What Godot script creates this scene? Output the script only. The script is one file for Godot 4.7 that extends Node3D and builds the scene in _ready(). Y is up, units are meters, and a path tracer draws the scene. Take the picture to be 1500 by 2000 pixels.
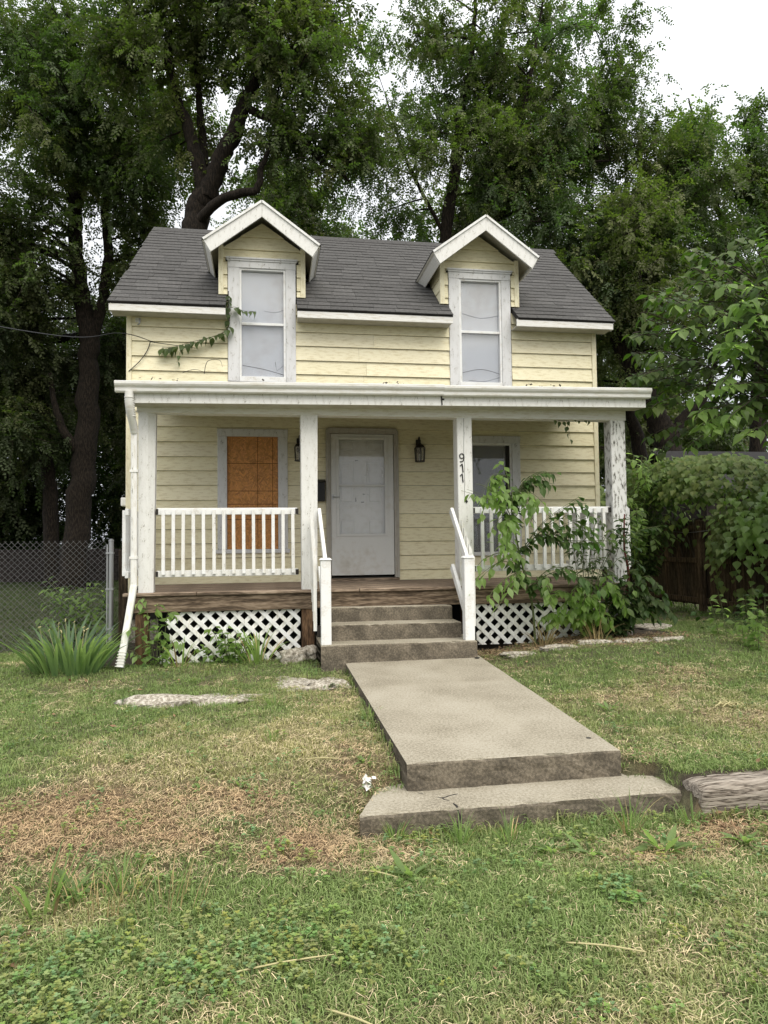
extends Node3D

const EYE := Vector3(1.90, 1.47, 10.22)
const ROOF_Z := 0.30          # the eave's edge
const ROOF_Y := 4.78
const RIDGE_Z := -2.50
const RIDGE_Y := 7.03
const SLOPE := (RIDGE_Y - ROOF_Y) / (ROOF_Z - RIDGE_Z)

var rng := RandomNumberGenerator.new()
var M := {}
var T := {}
var taken := {}
var n_lawn := FastNoiseLite.new()
var n_fine := FastNoiseLite.new()
var n_bump := FastNoiseLite.new()


# ------------------------------------------------------------------ mesh building
class MB:
	var v := PackedVector3Array()
	var n := PackedVector3Array()
	var c := PackedColorArray()
	var ink := Color.WHITE
	var coloured := false

	func tri(a: Vector3, b: Vector3, d: Vector3, inside = null) -> void:
		var nn := (d - a).cross(b - a)
		if inside != null and nn.dot((a + b + d) / 3.0 - inside) < 0.0:
			var t := b
			b = d
			d = t
			nn = -nn
		if nn.length_squared() < 1e-16:
			return
		nn = nn.normalized()
		for p in [a, b, d]:
			v.append(p)
			n.append(nn)
			if coloured:
				c.append(ink)

	func quad(a: Vector3, b: Vector3, d: Vector3, e: Vector3, inside = null) -> void:
		tri(a, b, d, inside)
		tri(a, d, e, inside)

	func smooth_tri(a: Vector3, b: Vector3, d: Vector3, na: Vector3, nb: Vector3, nd: Vector3) -> void:
		var nn := (d - a).cross(b - a)
		if nn.dot(na + nb + nd) < 0.0:
			v.append_array([a, d, b])
			n.append_array([na, nd, nb])
		else:
			v.append_array([a, b, d])
			n.append_array([na, nb, nd])
		if coloured:
			c.append_array([ink, ink, ink])

	# a box from corner to corner
	func box(lo: Vector3, hi: Vector3) -> void:
		hull(Transform3D(Basis(), (lo + hi) / 2.0), hi - lo)

	# an oriented box, its long edges cut by ch
	func hull(t: Transform3D, s: Vector3, ch := 0.0) -> void:
		var h := s / 2.0
		if ch <= 0.0:
			var p := []
			for k in 8:
				p.append(t * Vector3(h.x if k & 1 else -h.x, h.y if k & 2 else -h.y, h.z if k & 4 else -h.z))
			for f in [[0, 1, 3, 2], [4, 5, 7, 6], [0, 1, 5, 4], [2, 3, 7, 6], [0, 2, 6, 4], [1, 3, 7, 5]]:
				quad(p[f[0]], p[f[1]], p[f[2]], p[f[3]], t.origin)
			return
		var o := t.origin
		# the three points at each corner, one on each face
		var q := {}
		for k in 8:
			var sx := 1.0 if k & 1 else -1.0
			var sy := 1.0 if k & 2 else -1.0
			var sz := 1.0 if k & 4 else -1.0
			q[k * 3] = t * Vector3(sx * h.x, sy * (h.y - ch), sz * (h.z - ch))
			q[k * 3 + 1] = t * Vector3(sx * (h.x - ch), sy * h.y, sz * (h.z - ch))
			q[k * 3 + 2] = t * Vector3(sx * (h.x - ch), sy * (h.y - ch), sz * h.z)
			tri(q[k * 3], q[k * 3 + 1], q[k * 3 + 2], o)
		for f in [[0, 2, 6, 4, 0], [1, 3, 7, 5, 0], [0, 1, 5, 4, 1], [2, 3, 7, 6, 1], [0, 1, 3, 2, 2], [4, 5, 7, 6, 2]]:
			quad(q[f[0] * 3 + f[4]], q[f[1] * 3 + f[4]], q[f[2] * 3 + f[4]], q[f[3] * 3 + f[4]], o)
		for e in [[0, 1], [2, 3], [4, 5], [6, 7], [0, 2], [1, 3], [4, 6], [5, 7], [0, 4], [1, 5], [2, 6], [3, 7]]:
			var along: int = [1, 2, 4].find(e[0] ^ e[1])
			var u := (along + 1) % 3
			var w := (along + 2) % 3
			quad(q[e[0] * 3 + u], q[e[1] * 3 + u], q[e[1] * 3 + w], q[e[0] * 3 + w], o)

	# a bar between two points: w across (towards side), d deep
	func bar(a: Vector3, b: Vector3, w: float, d: float, side := Vector3.RIGHT, ch := 0.0) -> void:
		var y := (b - a).normalized()
		var x := (side - y * side.dot(y)).normalized()
		hull(Transform3D(Basis(x, y, x.cross(y)), (a + b) / 2.0), Vector3(w, (b - a).length(), d), ch)

	# a convex outline in x,y pushed from z0 to a front that leans from zt (at yt) to zb (at yb)
	func board(poly: PackedVector2Array, z0: float, yb: float, zb: float, yt: float, zt: float) -> void:
		var k := poly.size()
		var mid := Vector3.ZERO
		var fr := []
		var bk := []
		for p in poly:
			var f := clampf((p.y - yb) / maxf(yt - yb, 1e-4), 0, 1)
			fr.append(Vector3(p.x, p.y, lerpf(zb, zt, f)))
			bk.append(Vector3(p.x, p.y, z0))
			mid += (fr[-1] + bk[-1]) / (2.0 * k)
		for i in range(1, k - 1):
			tri(fr[0], fr[i], fr[i + 1], mid)
			tri(bk[0], bk[i], bk[i + 1], mid)
		for i in k:
			quad(fr[i], fr[(i + 1) % k], bk[(i + 1) % k], bk[i], mid)

	# an outline in the (across, up) plane pushed along from a to b
	func extrude(poly: PackedVector2Array, a: Vector3, b: Vector3, across: Vector3, up: Vector3) -> void:
		var k := poly.size()
		var ids := Geometry2D.triangulate_polygon(poly)
		var cc := Geometry2D.is_polygon_clockwise(poly)
		var pa := []
		var pb := []
		for p in poly:
			pa.append(a + across * p.x + up * p.y)
			pb.append(b + across * p.x + up * p.y)
		for i in range(0, ids.size(), 3):
			tri(pa[ids[i]], pa[ids[i + 1]], pa[ids[i + 2]], (pa[ids[i]] + pa[ids[i + 1]]) / 2.0 + (b - a))
			tri(pb[ids[i]], pb[ids[i + 1]], pb[ids[i + 2]], (pb[ids[i]] + pb[ids[i + 1]]) / 2.0 - (b - a))
		for i in k:
			var e: Vector3 = pa[(i + 1) % k] - pa[i]
			var out := e.cross(b - a).normalized()
			var turn := across.cross(up).dot(b - a) > 0.0
			if turn == cc:
				out = -out
			quad(pa[i], pa[(i + 1) % k], pb[(i + 1) % k], pb[i], (pa[i] + pa[(i + 1) % k]) / 2.0 - out)

	# a round tube through points
	func tube(p: PackedVector3Array, r: PackedFloat32Array, sides := 8, knots := 0.0, seed_ := 0) -> void:
		var nz := FastNoiseLite.new()
		nz.seed = seed_
		nz.frequency = 1.3
		var rings := []
		var norms := []
		var x := Vector3.RIGHT
		for i in p.size():
			var d := (p[mini(i + 1, p.size() - 1)] - p[maxi(i - 1, 0)]).normalized()
			x = x - d * x.dot(d)
			if x.length() < 0.05:
				x = Vector3.FORWARD - d * Vector3.FORWARD.dot(d)
			x = x.normalized()
			var y := d.cross(x)
			var ring := []
			var norm := []
			for k in sides:
				var a := TAU * k / sides
				var o := x * cos(a) + y * sin(a)
				var rr := r[i]
				if knots > 0.0:
					rr *= 1.0 + knots * nz.get_noise_3dv(p[i] + o * 0.6)
				ring.append(p[i] + o * rr)
				norm.append(o)
			rings.append(ring)
			norms.append(norm)
		for i in p.size() - 1:
			for k in sides:
				var l := (k + 1) % sides
				smooth_tri(rings[i][k], rings[i][l], rings[i + 1][l], norms[i][k], norms[i][l], norms[i + 1][l])
				smooth_tri(rings[i][k], rings[i + 1][l], rings[i + 1][k], norms[i][k], norms[i + 1][l], norms[i + 1][k])
		for k in range(1, sides - 1):
			tri(rings[0][0], rings[0][k], rings[0][k + 1], p[1])
			tri(rings[-1][0], rings[-1][k], rings[-1][k + 1], p[p.size() - 2])

	func mesh() -> ArrayMesh:
		var a := []
		a.resize(Mesh.ARRAY_MAX)
		a[Mesh.ARRAY_VERTEX] = v
		a[Mesh.ARRAY_NORMAL] = n
		if coloured:
			a[Mesh.ARRAY_COLOR] = c
		var m := ArrayMesh.new()
		m.add_surface_from_arrays(Mesh.PRIMITIVE_TRIANGLES, a)
		return m


# ------------------------------------------------------------------ objects
func numbered(called: String, under: Node) -> String:
	var key := str(under.get_instance_id()) + called
	var k: int = taken.get(key, 0)
	taken[key] = k + 1
	return called if k == 0 else "%s_%03d" % [called, k]


func thing(called: String, label: String, category: String, at := Vector3.ZERO, group := "") -> Node3D:
	var o := Node3D.new()
	o.name = numbered(called, self)
	add_child(o, true)
	o.position = at
	tag(o, label, category, group)
	return o


func tag(o: Node, label: String, category: String, group := "") -> void:
	o.set_meta("label", label)
	o.set_meta("category", category)
	if group != "":
		o.set_meta("group", group)


func part(called: String, shape, m: Material, parent: Node) -> MeshInstance3D:
	var o := MeshInstance3D.new()
	o.name = numbered(called, parent)
	o.mesh = shape.mesh() if shape is MB else shape
	o.material_override = m
	o.cast_shadow = GeometryInstance3D.SHADOW_CASTING_SETTING_ON
	parent.add_child(o, true)
	return o


func struct(called: String, shape, m: Material) -> MeshInstance3D:
	var o := part(called, shape, m, self)
	o.set_meta("kind", "structure")
	return o


func many(called: String, mesh: Mesh, m: Material, places: Array, tints: Array, parent: Node) -> MultiMeshInstance3D:
	var mm := MultiMesh.new()
	mm.transform_format = MultiMesh.TRANSFORM_3D
	mm.use_colors = true
	mm.mesh = mesh
	mm.instance_count = places.size()
	for i in places.size():
		mm.set_instance_transform(i, places[i])
		mm.set_instance_color(i, tints[i])
	var o := MultiMeshInstance3D.new()
	o.name = numbered(called, parent)
	o.multimesh = mm
	o.material_override = m
	parent.add_child(o, true)
	o.set_meta("kind", "stuff")
	return o


func box_part(called: String, lo: Vector3, hi: Vector3, m: Material, parent: Node, ch := 0.0) -> MeshInstance3D:
	var b := MB.new()
	b.hull(Transform3D(Basis(), (lo + hi) / 2.0), hi - lo, ch)
	return part(called, b, m, parent)


func bar_part(called: String, a: Vector3, z: Vector3, w: float, d: float, side: Vector3, m: Material, parent: Node, ch := 0.0) -> MeshInstance3D:
	var b := MB.new()
	b.bar(a, z, w, d, side, ch)
	return part(called, b, m, parent)


func tube_part(called: String, pts: Array, radii: Array, sides: int, m: Material, parent: Node, knots := 0.0) -> MeshInstance3D:
	var b := MB.new()
	b.tube(PackedVector3Array(pts), PackedFloat32Array(radii), sides, knots, pts.size() * 7 + int(absf(pts[0].x) * 31))
	return part(called, b, m, parent)


func bend(pts: Array, steps := 6) -> PackedVector3Array:
	var c := Curve3D.new()
	for i in pts.size():
		var a: Vector3 = pts[maxi(i - 1, 0)]
		var b: Vector3 = pts[mini(i + 1, pts.size() - 1)]
		c.add_point(pts[i], (a - b) / 6.0, (b - a) / 6.0)
	var out := PackedVector3Array()
	for i in (pts.size() - 1) * steps + 1:
		out.append(c.sample(i / steps, float(i % steps) / steps))
	return out


func taper(k: int, r0: float, r1: float) -> PackedFloat32Array:
	var r := PackedFloat32Array()
	for i in k:
		r.append(lerpf(r0, r1, float(i) / maxf(k - 1, 1)))
	return r


# ------------------------------------------------------------------ textures and materials
func noise(seed_: int, freq: float, oct := 4, kind := FastNoiseLite.TYPE_SIMPLEX_SMOOTH) -> FastNoiseLite:
	var f := FastNoiseLite.new()
	f.seed = seed_
	f.frequency = freq
	f.noise_type = kind
	f.fractal_octaves = oct
	f.fractal_type = FastNoiseLite.FRACTAL_FBM if oct > 1 else FastNoiseLite.FRACTAL_NONE
	return f


# the weighted sum of noises, each stretched to the range 0..1, looked up in a ramp
func layered(size: int, layers: Array, ramp: Array, height := false) -> ImageTexture:
	var acc := PackedFloat32Array()
	acc.resize(size * size)
	var total := 0.0
	for l in layers:
		var im: Image = l[0].get_seamless_image(size, size)
		im.convert(Image.FORMAT_L8)
		var d := im.get_data()
		var w: float = l[1] / 255.0
		total += l[1]
		for i in acc.size():
			acc[i] += d[i] * w
	var lut := PackedByteArray()
	lut.resize(256 * 3)
	var g := Gradient.new()
	g.offsets = PackedFloat32Array(ramp.map(func(r): return r[0]))
	g.colors = PackedColorArray(ramp.map(func(r): return r[1]))
	for i in 256:
		var q := g.sample(i / 255.0)
		lut[i * 3] = int(clampf(q.r, 0, 1) * 255)
		lut[i * 3 + 1] = int(clampf(q.g, 0, 1) * 255)
		lut[i * 3 + 2] = int(clampf(q.b, 0, 1) * 255)
	var out := PackedByteArray()
	out.resize(size * size * 3)
	for i in acc.size():
		var k := clampi(int(acc[i] / total * 255.0), 0, 255) * 3
		out[i * 3] = lut[k]
		out[i * 3 + 1] = lut[k + 1]
		out[i * 3 + 2] = lut[k + 2]
	return ImageTexture.create_from_image(Image.create_from_data(size, size, false, Image.FORMAT_RGB8, out))


func grey(x: float) -> Color:
	return Color(x, x, x)


func mat(r: float, g: float, b: float, rough := 0.85, tex: Texture2D = null, scale := Vector3.ONE, off := Vector3.ZERO) -> StandardMaterial3D:
	var m := StandardMaterial3D.new()
	m.albedo_color = Color(r, g, b).linear_to_srgb()
	m.roughness = rough
	m.metallic_specular = 0.4
	if tex:
		m.albedo_texture = tex
		m.uv1_triplanar = true
		m.uv1_world_triplanar = true
		m.uv1_scale = scale
		m.uv1_offset = off
		m.uv1_triplanar_sharpness = 4.0
	return m


func relief(m: StandardMaterial3D, tex: Texture2D, cm: float) -> StandardMaterial3D:
	m.heightmap_enabled = true
	m.heightmap_texture = tex
	m.heightmap_scale = cm
	return m


func leaf_mat(r: float, g: float, b: float, through := 0.9, rough := 0.5) -> StandardMaterial3D:
	var m := mat(r, g, b, rough)
	m.vertex_color_use_as_albedo = true
	m.backlight_enabled = true
	m.backlight = Color(0.62 * through, 0.95 * through, 0.22 * through).linear_to_srgb()
	m.cull_mode = BaseMaterial3D.CULL_DISABLED
	m.metallic_specular = 0.35
	return m


func osb_texture() -> ImageTexture:
	var w := 256
	var h := 512
	var im := Image.create(w, h, false, Image.FORMAT_RGB8)
	im.fill(Color(0.80, 0.62, 0.41))
	for k in 2600:
		var c := Vector2(rng.randf() * w, rng.randf() * h)
		var a := rng.randf() * TAU
		var u := Vector2(cos(a), sin(a))
		var p := Vector2(-u.y, u.x)
		var len := rng.randf_range(5, 17)
		var wid := rng.randf_range(1.2, 3.6)
		var s := rng.randf_range(0.86, 1.12)
		var col := Color(0.81 * s, 0.63 * s, 0.42 * s + rng.randf() * 0.04)
		var t := -len
		while t < len:
			var q := -wid
			while q < wid:
				var z := c + u * t + p * q
				im.set_pixel(posmod(int(z.x), w), posmod(int(z.y), h), col)
				q += 0.8
			t += 0.8
	# printed nailing lines
	for fx in [0.597, 0.893]:
		for y in h:
			for d in 2:
				im.set_pixel(int(fx * w) + d, y, Color(0.22, 0.12, 0.06))
	for fy in [0.238, 0.483, 0.6, 0.735]:
		for x in w:
			for d in 2:
				im.set_pixel(x, int(fy * h) + d, Color(0.22, 0.12, 0.06))
	return ImageTexture.create_from_image(im)


func build_materials() -> void:
	T.dirt = layered(512, [[noise(3, 0.012, 5), 1.0], [noise(4, 0.09, 3), 0.55]], [[0.0, Color(0.84, 0.82, 0.78)], [0.34, Color(0.95, 0.94, 0.925)], [0.5, grey(0.99)], [1.0, grey(1.0)]])
	T.streak = layered(512, [[noise(13, 0.02, 4), 1.0], [noise(14, 0.12, 3), 0.5]], [[0.0, Color(0.85, 0.83, 0.78)], [0.36, Color(0.955, 0.945, 0.925)], [0.52, grey(1.0)], [1.0, grey(0.975)]])
	T.chip = layered(512, [[noise(21, 0.014, 3), 1.2], [noise(22, 0.17, 3), 0.8]], [[0.0, Color(0.20, 0.19, 0.17)], [0.315, Color(0.33, 0.31, 0.28)], [0.35, Color(0.86, 0.86, 0.845)], [0.5, grey(0.98)], [1.0, grey(1.0)]])
	T.chip_some = layered(512, [[noise(23, 0.022, 4), 1.0], [noise(24, 0.12, 3), 0.8]], [[0.0, Color(0.28, 0.26, 0.23)], [0.2, Color(0.40, 0.37, 0.34)], [0.235, Color(0.89, 0.885, 0.87)], [0.45, grey(0.975)], [1.0, grey(1.0)]])
	T.grain = layered(512, [[noise(31, 0.012, 5), 1.0], [noise(32, 0.06, 4), 0.8]], [[0.0, Color(0.20, 0.175, 0.15)], [0.36, Color(0.40, 0.355, 0.31)], [0.5, Color(0.545, 0.49, 0.435)], [0.66, Color(0.69, 0.635, 0.575)], [1.0, Color(0.84, 0.79, 0.73)]])
	T.concrete = layered(1024, [[noise(41, 0.0028, 4), 0.3], [noise(42, 0.09, 3), 0.5], [noise(43, 0.28, 2), 0.6]], [[0.0, Color(0.40, 0.37, 0.33)], [0.34, Color(0.74, 0.71, 0.65)], [0.48, Color(0.89, 0.86, 0.80)], [0.62, Color(0.97, 0.945, 0.90)], [1.0, Color(1, 0.99, 0.96)]])
	T.stained = layered(1024, [[noise(51, 0.006, 5), 0.5], [noise(52, 0.05, 4), 0.5], [noise(53, 0.3, 2), 0.8]], [[0.0, Color(0.26, 0.245, 0.215)], [0.4, Color(0.44, 0.41, 0.365)], [0.52, Color(0.55, 0.51, 0.455)], [0.64, Color(0.68, 0.63, 0.56)], [1.0, Color(0.92, 0.88, 0.8)]])
	T.rough = layered(512, [[noise(61, 0.05, 4), 1.0], [noise(62, 0.22, 2), 0.9]], [[0.0, grey(0.0)], [1.0, grey(1.0)]])
	T.bark = layered(512, [[noise(71, 0.02, 4), 1.0], [noise(72, 0.09, 3), 0.8]], [[0.0, Color(0.16, 0.14, 0.12)], [0.45, Color(0.42, 0.37, 0.32)], [0.58, Color(0.66, 0.6, 0.53)], [1.0, Color(0.95, 0.9, 0.82)]])
	T.shingle = layered(512, [[noise(81, 0.3, 2), 1.0], [noise(82, 0.012, 3), 0.5]], [[0.0, grey(0.42)], [0.4, grey(0.74)], [0.55, grey(0.88)], [1.0, Color(1.0, 0.985, 0.97)]])
	T.split = layered(512, [[noise(97, 0.016, 5), 1.0], [noise(98, 0.07, 3), 0.6]], [[0.0, Color(0.62, 0.60, 0.57)], [0.36, Color(0.80, 0.79, 0.77)], [0.45, Color(0.60, 0.57, 0.54)], [0.485, Color(0.22, 0.20, 0.18)], [0.51, Color(0.64, 0.615, 0.59)], [0.66, Color(0.86, 0.85, 0.835)], [1.0, Color(0.55, 0.53, 0.50)]])
	T.soil = layered(1024, [[noise(91, 0.02, 5), 0.8], [noise(92, 0.12, 4), 1.0], [noise(93, 0.33, 2), 0.8]], [[0.0, grey(0.28)], [0.42, grey(0.62)], [0.56, grey(0.86)], [1.0, grey(1.0)]])
	T.stone = layered(512, [[noise(95, 0.02, 5), 1.0], [noise(96, 0.14, 3), 0.9]], [[0.0, Color(0.36, 0.34, 0.31)], [0.42, Color(0.66, 0.63, 0.58)], [0.56, Color(0.88, 0.86, 0.82)], [1.0, grey(1.0)]])
	T.osb = osb_texture()

	for k in 4:
		var f: float = [1.0, 0.965, 1.03, 0.985][k]
		M["siding%d" % k] = mat(0.825 * f, 0.77 * f, 0.54 * f + 0.008 * k, 0.62, T.streak, Vector3(0.55, 2.6, 0.55), Vector3(0.21 * k, 0.37 * k, 0))
		M["shingle%d" % k] = relief(mat(0.118 * f * [1.0, 0.90, 1.10, 0.96][k], 0.116 * f * [1.0, 0.90, 1.10, 0.96][k], 0.115 * f * [1.0, 0.90, 1.10, 0.96][k], 0.95, T.shingle, Vector3.ONE * 2.6, Vector3(0.3 * k, 0.1 * k, 0)), T.rough, 0.3)
	M.trim_cream = mat(0.82, 0.77, 0.565, 0.6, T.streak, Vector3(1.6, 0.7, 1.6))
	M.white = mat(0.79, 0.80, 0.80, 0.55, T.dirt, Vector3.ONE * 0.8)
	M.white_aged = mat(0.76, 0.76, 0.74, 0.62, T.streak, Vector3(2.6, 0.55, 2.6))
	M.white_along = mat(0.74, 0.735, 0.71, 0.6, T.streak, Vector3(0.5, 2.8, 2.8))
	M.white_chip = mat(0.77, 0.77, 0.75, 0.65, T.chip_some, Vector3(1.7, 0.55, 1.7))
	M.white_flaking = mat(0.77, 0.77, 0.76, 0.7, T.chip, Vector3(2.6, 1.1, 2.6), Vector3(0.45, 0.62, 0.3))
	M.casing = mat(0.70, 0.705, 0.71, 0.6, T.chip_some, Vector3(1.4, 0.5, 1.4), Vector3(0.3, 0.2, 0.1))
	M.soffit = mat(0.55, 0.53, 0.46, 0.7, T.dirt, Vector3.ONE * 0.7)
	M.ceiling = mat(1, 1, 1, 0.9, T.grain, Vector3(0.3, 2.0, 2.0))
	M.ceiling.albedo_color = Color(0.66, 0.57, 0.47)
	M.door = mat(0.66, 0.665, 0.655, 0.45, T.dirt, Vector3.ONE * 0.22)
	M.door_inner = mat(0.62, 0.615, 0.58, 0.5, T.dirt, Vector3.ONE * 1.1)
	M.door_frame = mat(0.42, 0.40, 0.36, 0.6, T.streak, Vector3(2.6, 0.6, 2.6))
	M.gutter = mat(0.74, 0.74, 0.72, 0.38, T.streak, Vector3(0.4, 2.2, 2.2))
	M.gutter.metallic_specular = 0.5
	M.board = mat(0.165, 0.128, 0.10, 0.9, T.grain, Vector3(0.28, 3.2, 3.2))
	M.board.albedo_color = Color(0.76, 0.73, 0.69)
	relief(M.board, T.grain, 0.25)
	M.deck = mat(1, 1, 1, 0.9, T.grain, Vector3(0.22, 2.2, 2.4), Vector3(0.1, 0.4, 0.2))
	M.deck.albedo_color = Color(0.90, 0.875, 0.85)
	M.wood_post = mat(1, 1, 1, 0.9, T.grain, Vector3(3.0, 0.35, 3.0))
	M.wood_post.albedo_color = Color(0.66, 0.57, 0.48)
	for k in 3:
		M["fence%d" % k] = mat(1, 1, 1, 0.95, T.grain, Vector3(3.2, 0.35, 3.2), Vector3(0.3 * k, 0.17 * k, 0.23 * k))
		M["fence%d" % k].albedo_color = Color([0.50, 0.58, 0.45][k], [0.465, 0.535, 0.425][k], [0.42, 0.48, 0.385][k])
	M.log = relief(mat(1, 1, 1, 0.95, T.split, Vector3(0.16, 3.0, 3.0), Vector3(0.2, 0, 0.4)), T.split, 1.0)
	M.log.albedo_color = Color(0.74, 0.71, 0.675)
	M.concrete = relief(mat(0.385, 0.375, 0.34, 0.92, T.concrete, Vector3.ONE * 0.42), T.rough, 0.12)
	M.concrete_side = relief(mat(0.50, 0.50, 0.485, 0.95, T.stained, Vector3.ONE * 0.7), T.rough, 0.35)
	M.stone = relief(mat(0.66, 0.645, 0.61, 0.95, T.stone, Vector3.ONE * 2.2), T.stone, 1.0)
	M.bark = relief(mat(0.062, 0.055, 0.048, 0.95, T.bark, Vector3(2.2, 0.5, 2.2)), T.bark, 2.5)
	M.twig = mat(0.07, 0.058, 0.045, 0.9)
	M.stem = mat(0.10, 0.12, 0.05, 0.8)
	M.stem_red = mat(0.13, 0.035, 0.03, 0.8)
	M.black = mat(0.012, 0.012, 0.012, 0.45)
	M.iron = mat(0.022, 0.018, 0.015, 0.5)
	M.cable = mat(0.015, 0.015, 0.016, 0.6)
	M.dark_gap = mat(0.03, 0.028, 0.025, 0.95)
	M.shade_backing = mat(0.02, 0.02, 0.021, 0.9)
	M.blind = mat(0.39, 0.415, 0.475, 0.8, T.dirt, Vector3.ONE * 0.12)
	M.steel = mat(0.42, 0.43, 0.44, 0.42)
	M.steel.metallic = 0.7
	M.wire = mat(0.17, 0.17, 0.175, 0.5)
	M.wire.metallic = 0.4
	M.osb = mat(1, 1, 1, 0.8)
	M.osb.albedo_color = Color(0.93, 0.86, 0.77)
	M.osb.albedo_texture = T.osb
	M.glass = mat(0.9, 0.93, 0.95, 0.04)
	M.glass.albedo_color.a = 0.10
	M.glass.transparency = BaseMaterial3D.TRANSPARENCY_ALPHA
	M.glass.metallic_specular = 0.5
	M.lantern_glass = mat(0.5, 0.47, 0.4, 0.3)
	M.lantern_glass.albedo_color.a = 0.35
	M.lantern_glass.transparency = BaseMaterial3D.TRANSPARENCY_ALPHA
	M.ground = relief(mat(1, 1, 1, 1.0, T.soil, Vector3.ONE * 0.9), T.rough, 1.2)
	M.ground.vertex_color_use_as_albedo = true
	M.grass = leaf_mat(1, 1, 1, 0.6, 0.6)
	M.straw = mat(1, 1, 1, 0.85)
	M.straw.vertex_color_use_as_albedo = true
	M.leaf = leaf_mat(1, 1, 1, 1.05, 0.5)
	M.litter = mat(0.78, 0.77, 0.74, 0.8)
	M.shed_roof = mat(0.035, 0.034, 0.036, 0.95, T.shingle, Vector3.ONE * 1.2)
	M.brick_dark = mat(0.055, 0.048, 0.05, 0.95, T.stone, Vector3.ONE * 0.6)
	for k in 4:
		var s: float = [1.0, 1.32, 0.7, 1.12][k]
		M["bush%d" % k] = leaf_mat(0.112 * s, 0.165 * s, 0.056 * s, 0.8, 0.38)
		M["bush%d" % k].vertex_color_use_as_albedo = false
		M["vine%d" % k] = leaf_mat(0.08 * s, 0.122 * s, 0.034 * s, 0.8, 0.45)
		M["vine%d" % k].vertex_color_use_as_albedo = false
		M["iris%d" % k] = leaf_mat(0.05 * s, 0.085 * s, 0.048 * s, 0.5, 0.45)
		M["iris%d" % k].vertex_color_use_as_albedo = false
		M["ivy%d" % k] = leaf_mat(0.035 * s, 0.052 * s, 0.020 * s, 0.2, 0.5)
		M["ivy%d" % k].vertex_color_use_as_albedo = false
		M["weed%d" % k] = leaf_mat(0.10 * s, 0.145 * s, 0.055 * s, 0.6, 0.55)
		M["weed%d" % k].vertex_color_use_as_albedo = false
		M["dry%d" % k] = mat(0.36 * s, 0.28 * s, 0.14 * s, 0.85)
	M.iris_tan = mat(0.42, 0.38, 0.2, 0.8)


# ------------------------------------------------------------------ the ground's height
func swell(a: float, b: float, x: float) -> float:
	return smoothstep(a, b, x)


func height(x: float, z: float) -> float:
	var left := 0.18
	left = lerpf(left, 0.10, swell(2.1, 3.6, z))
	left = lerpf(left, 0.02, swell(3.4, 5.2, z))
	left = lerpf(left, -0.10, swell(5.0, 6.1, z))
	left = lerpf(left, -0.21, swell(5.9, 6.8, z))
	var right := 0.18
	right = lerpf(right, 0.10, swell(2.1, 3.6, z))
	right = lerpf(right, 0.0, swell(3.4, 5.6, z))
	right = lerpf(right, -0.21, swell(6.1, 6.26, z))
	var low := lerpf(0.05, -0.225, swell(5.0, 6.0, z))     # dug out under the slab and the low step
	var y := lerpf(left, low, maxf(swell(2.35, 2.9, x) * swell(5.0, 5.6, z), swell(1.9, 2.5, x) * swell(5.35, 5.9, z)))
	var by := swell(5.62, 5.8, z)
	y = lerpf(y, right, swell(lerpf(4.2, 4.42, by), lerpf(4.30, 4.52, by), x))
	y += 0.15 * swell(4.2, 5.6, x) * (1.0 - swell(2.0, 4.6, z)) * swell(-4.0, 1.0, z)
	y -= 0.05 * swell(7.0, 8.0, z)
	y += 0.14 * swell(-6.0, -24.0, z)
	y += n_bump.get_noise_2d(x * 60.0, z * 60.0) * 0.02
	return y


func on_ground(x: float, z: float, up := 0.0) -> Vector3:
	return Vector3(x, height(x, z) + up, z)


# ------------------------------------------------------------------ the house
func rect(x0: float, y0: float, x1: float, y1: float) -> PackedVector2Array:
	return PackedVector2Array([Vector2(x0, y0), Vector2(x1, y0), Vector2(x1, y1), Vector2(x0, y1)])


func siding_row(wall: Node, y0: float, y1: float, spans: Array, clip = null) -> void:
	var pieces := []
	for s in spans:
		# long runs are pieced together with butt joints
		if s[1] - s[0] > 1.6 and rng.randf() < 0.55:
			var at := lerpf(s[0], s[1], rng.randf_range(0.25, 0.75))
			pieces.append([s[0], at - 0.001])
			pieces.append([at + 0.0015, s[1]])
		else:
			pieces.append(s)
	for s in pieces:
		var cut := [rect(s[0], y0, s[1], y1 - 0.004)]
		if clip != null:
			cut = Geometry2D.intersect_polygons(cut[0], clip)
		for p in cut:
			if p.size() < 3:
				continue
			var b := MB.new()
			var lean := rng.randf_range(-0.003, 0.003)
			b.board(p, -0.012, y0, 0.017 + lean, y1, -0.006)
			part("siding_board", b, M["siding%d" % rng.randi_range(0, 3)], wall)


func window_casing(w: Node, x0: float, y0: float, x1: float, y1: float, left: float, right: float, top: float, bottom: float, m: Material) -> void:
	box_part("casing", Vector3(x0, y0 + bottom + 0.001, -0.02), Vector3(x0 + left, y1 - top - 0.002, 0.028), m, w, 0.003)
	box_part("casing", Vector3(x1 - right, y0 + bottom + 0.001, -0.02), Vector3(x1, y1 - top - 0.002, 0.028), m, w, 0.003)
	box_part("casing", Vector3(x0 - 0.004, y1 - top, -0.02), Vector3(x1 + 0.004, y1, 0.031), m, w, 0.003)


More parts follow.
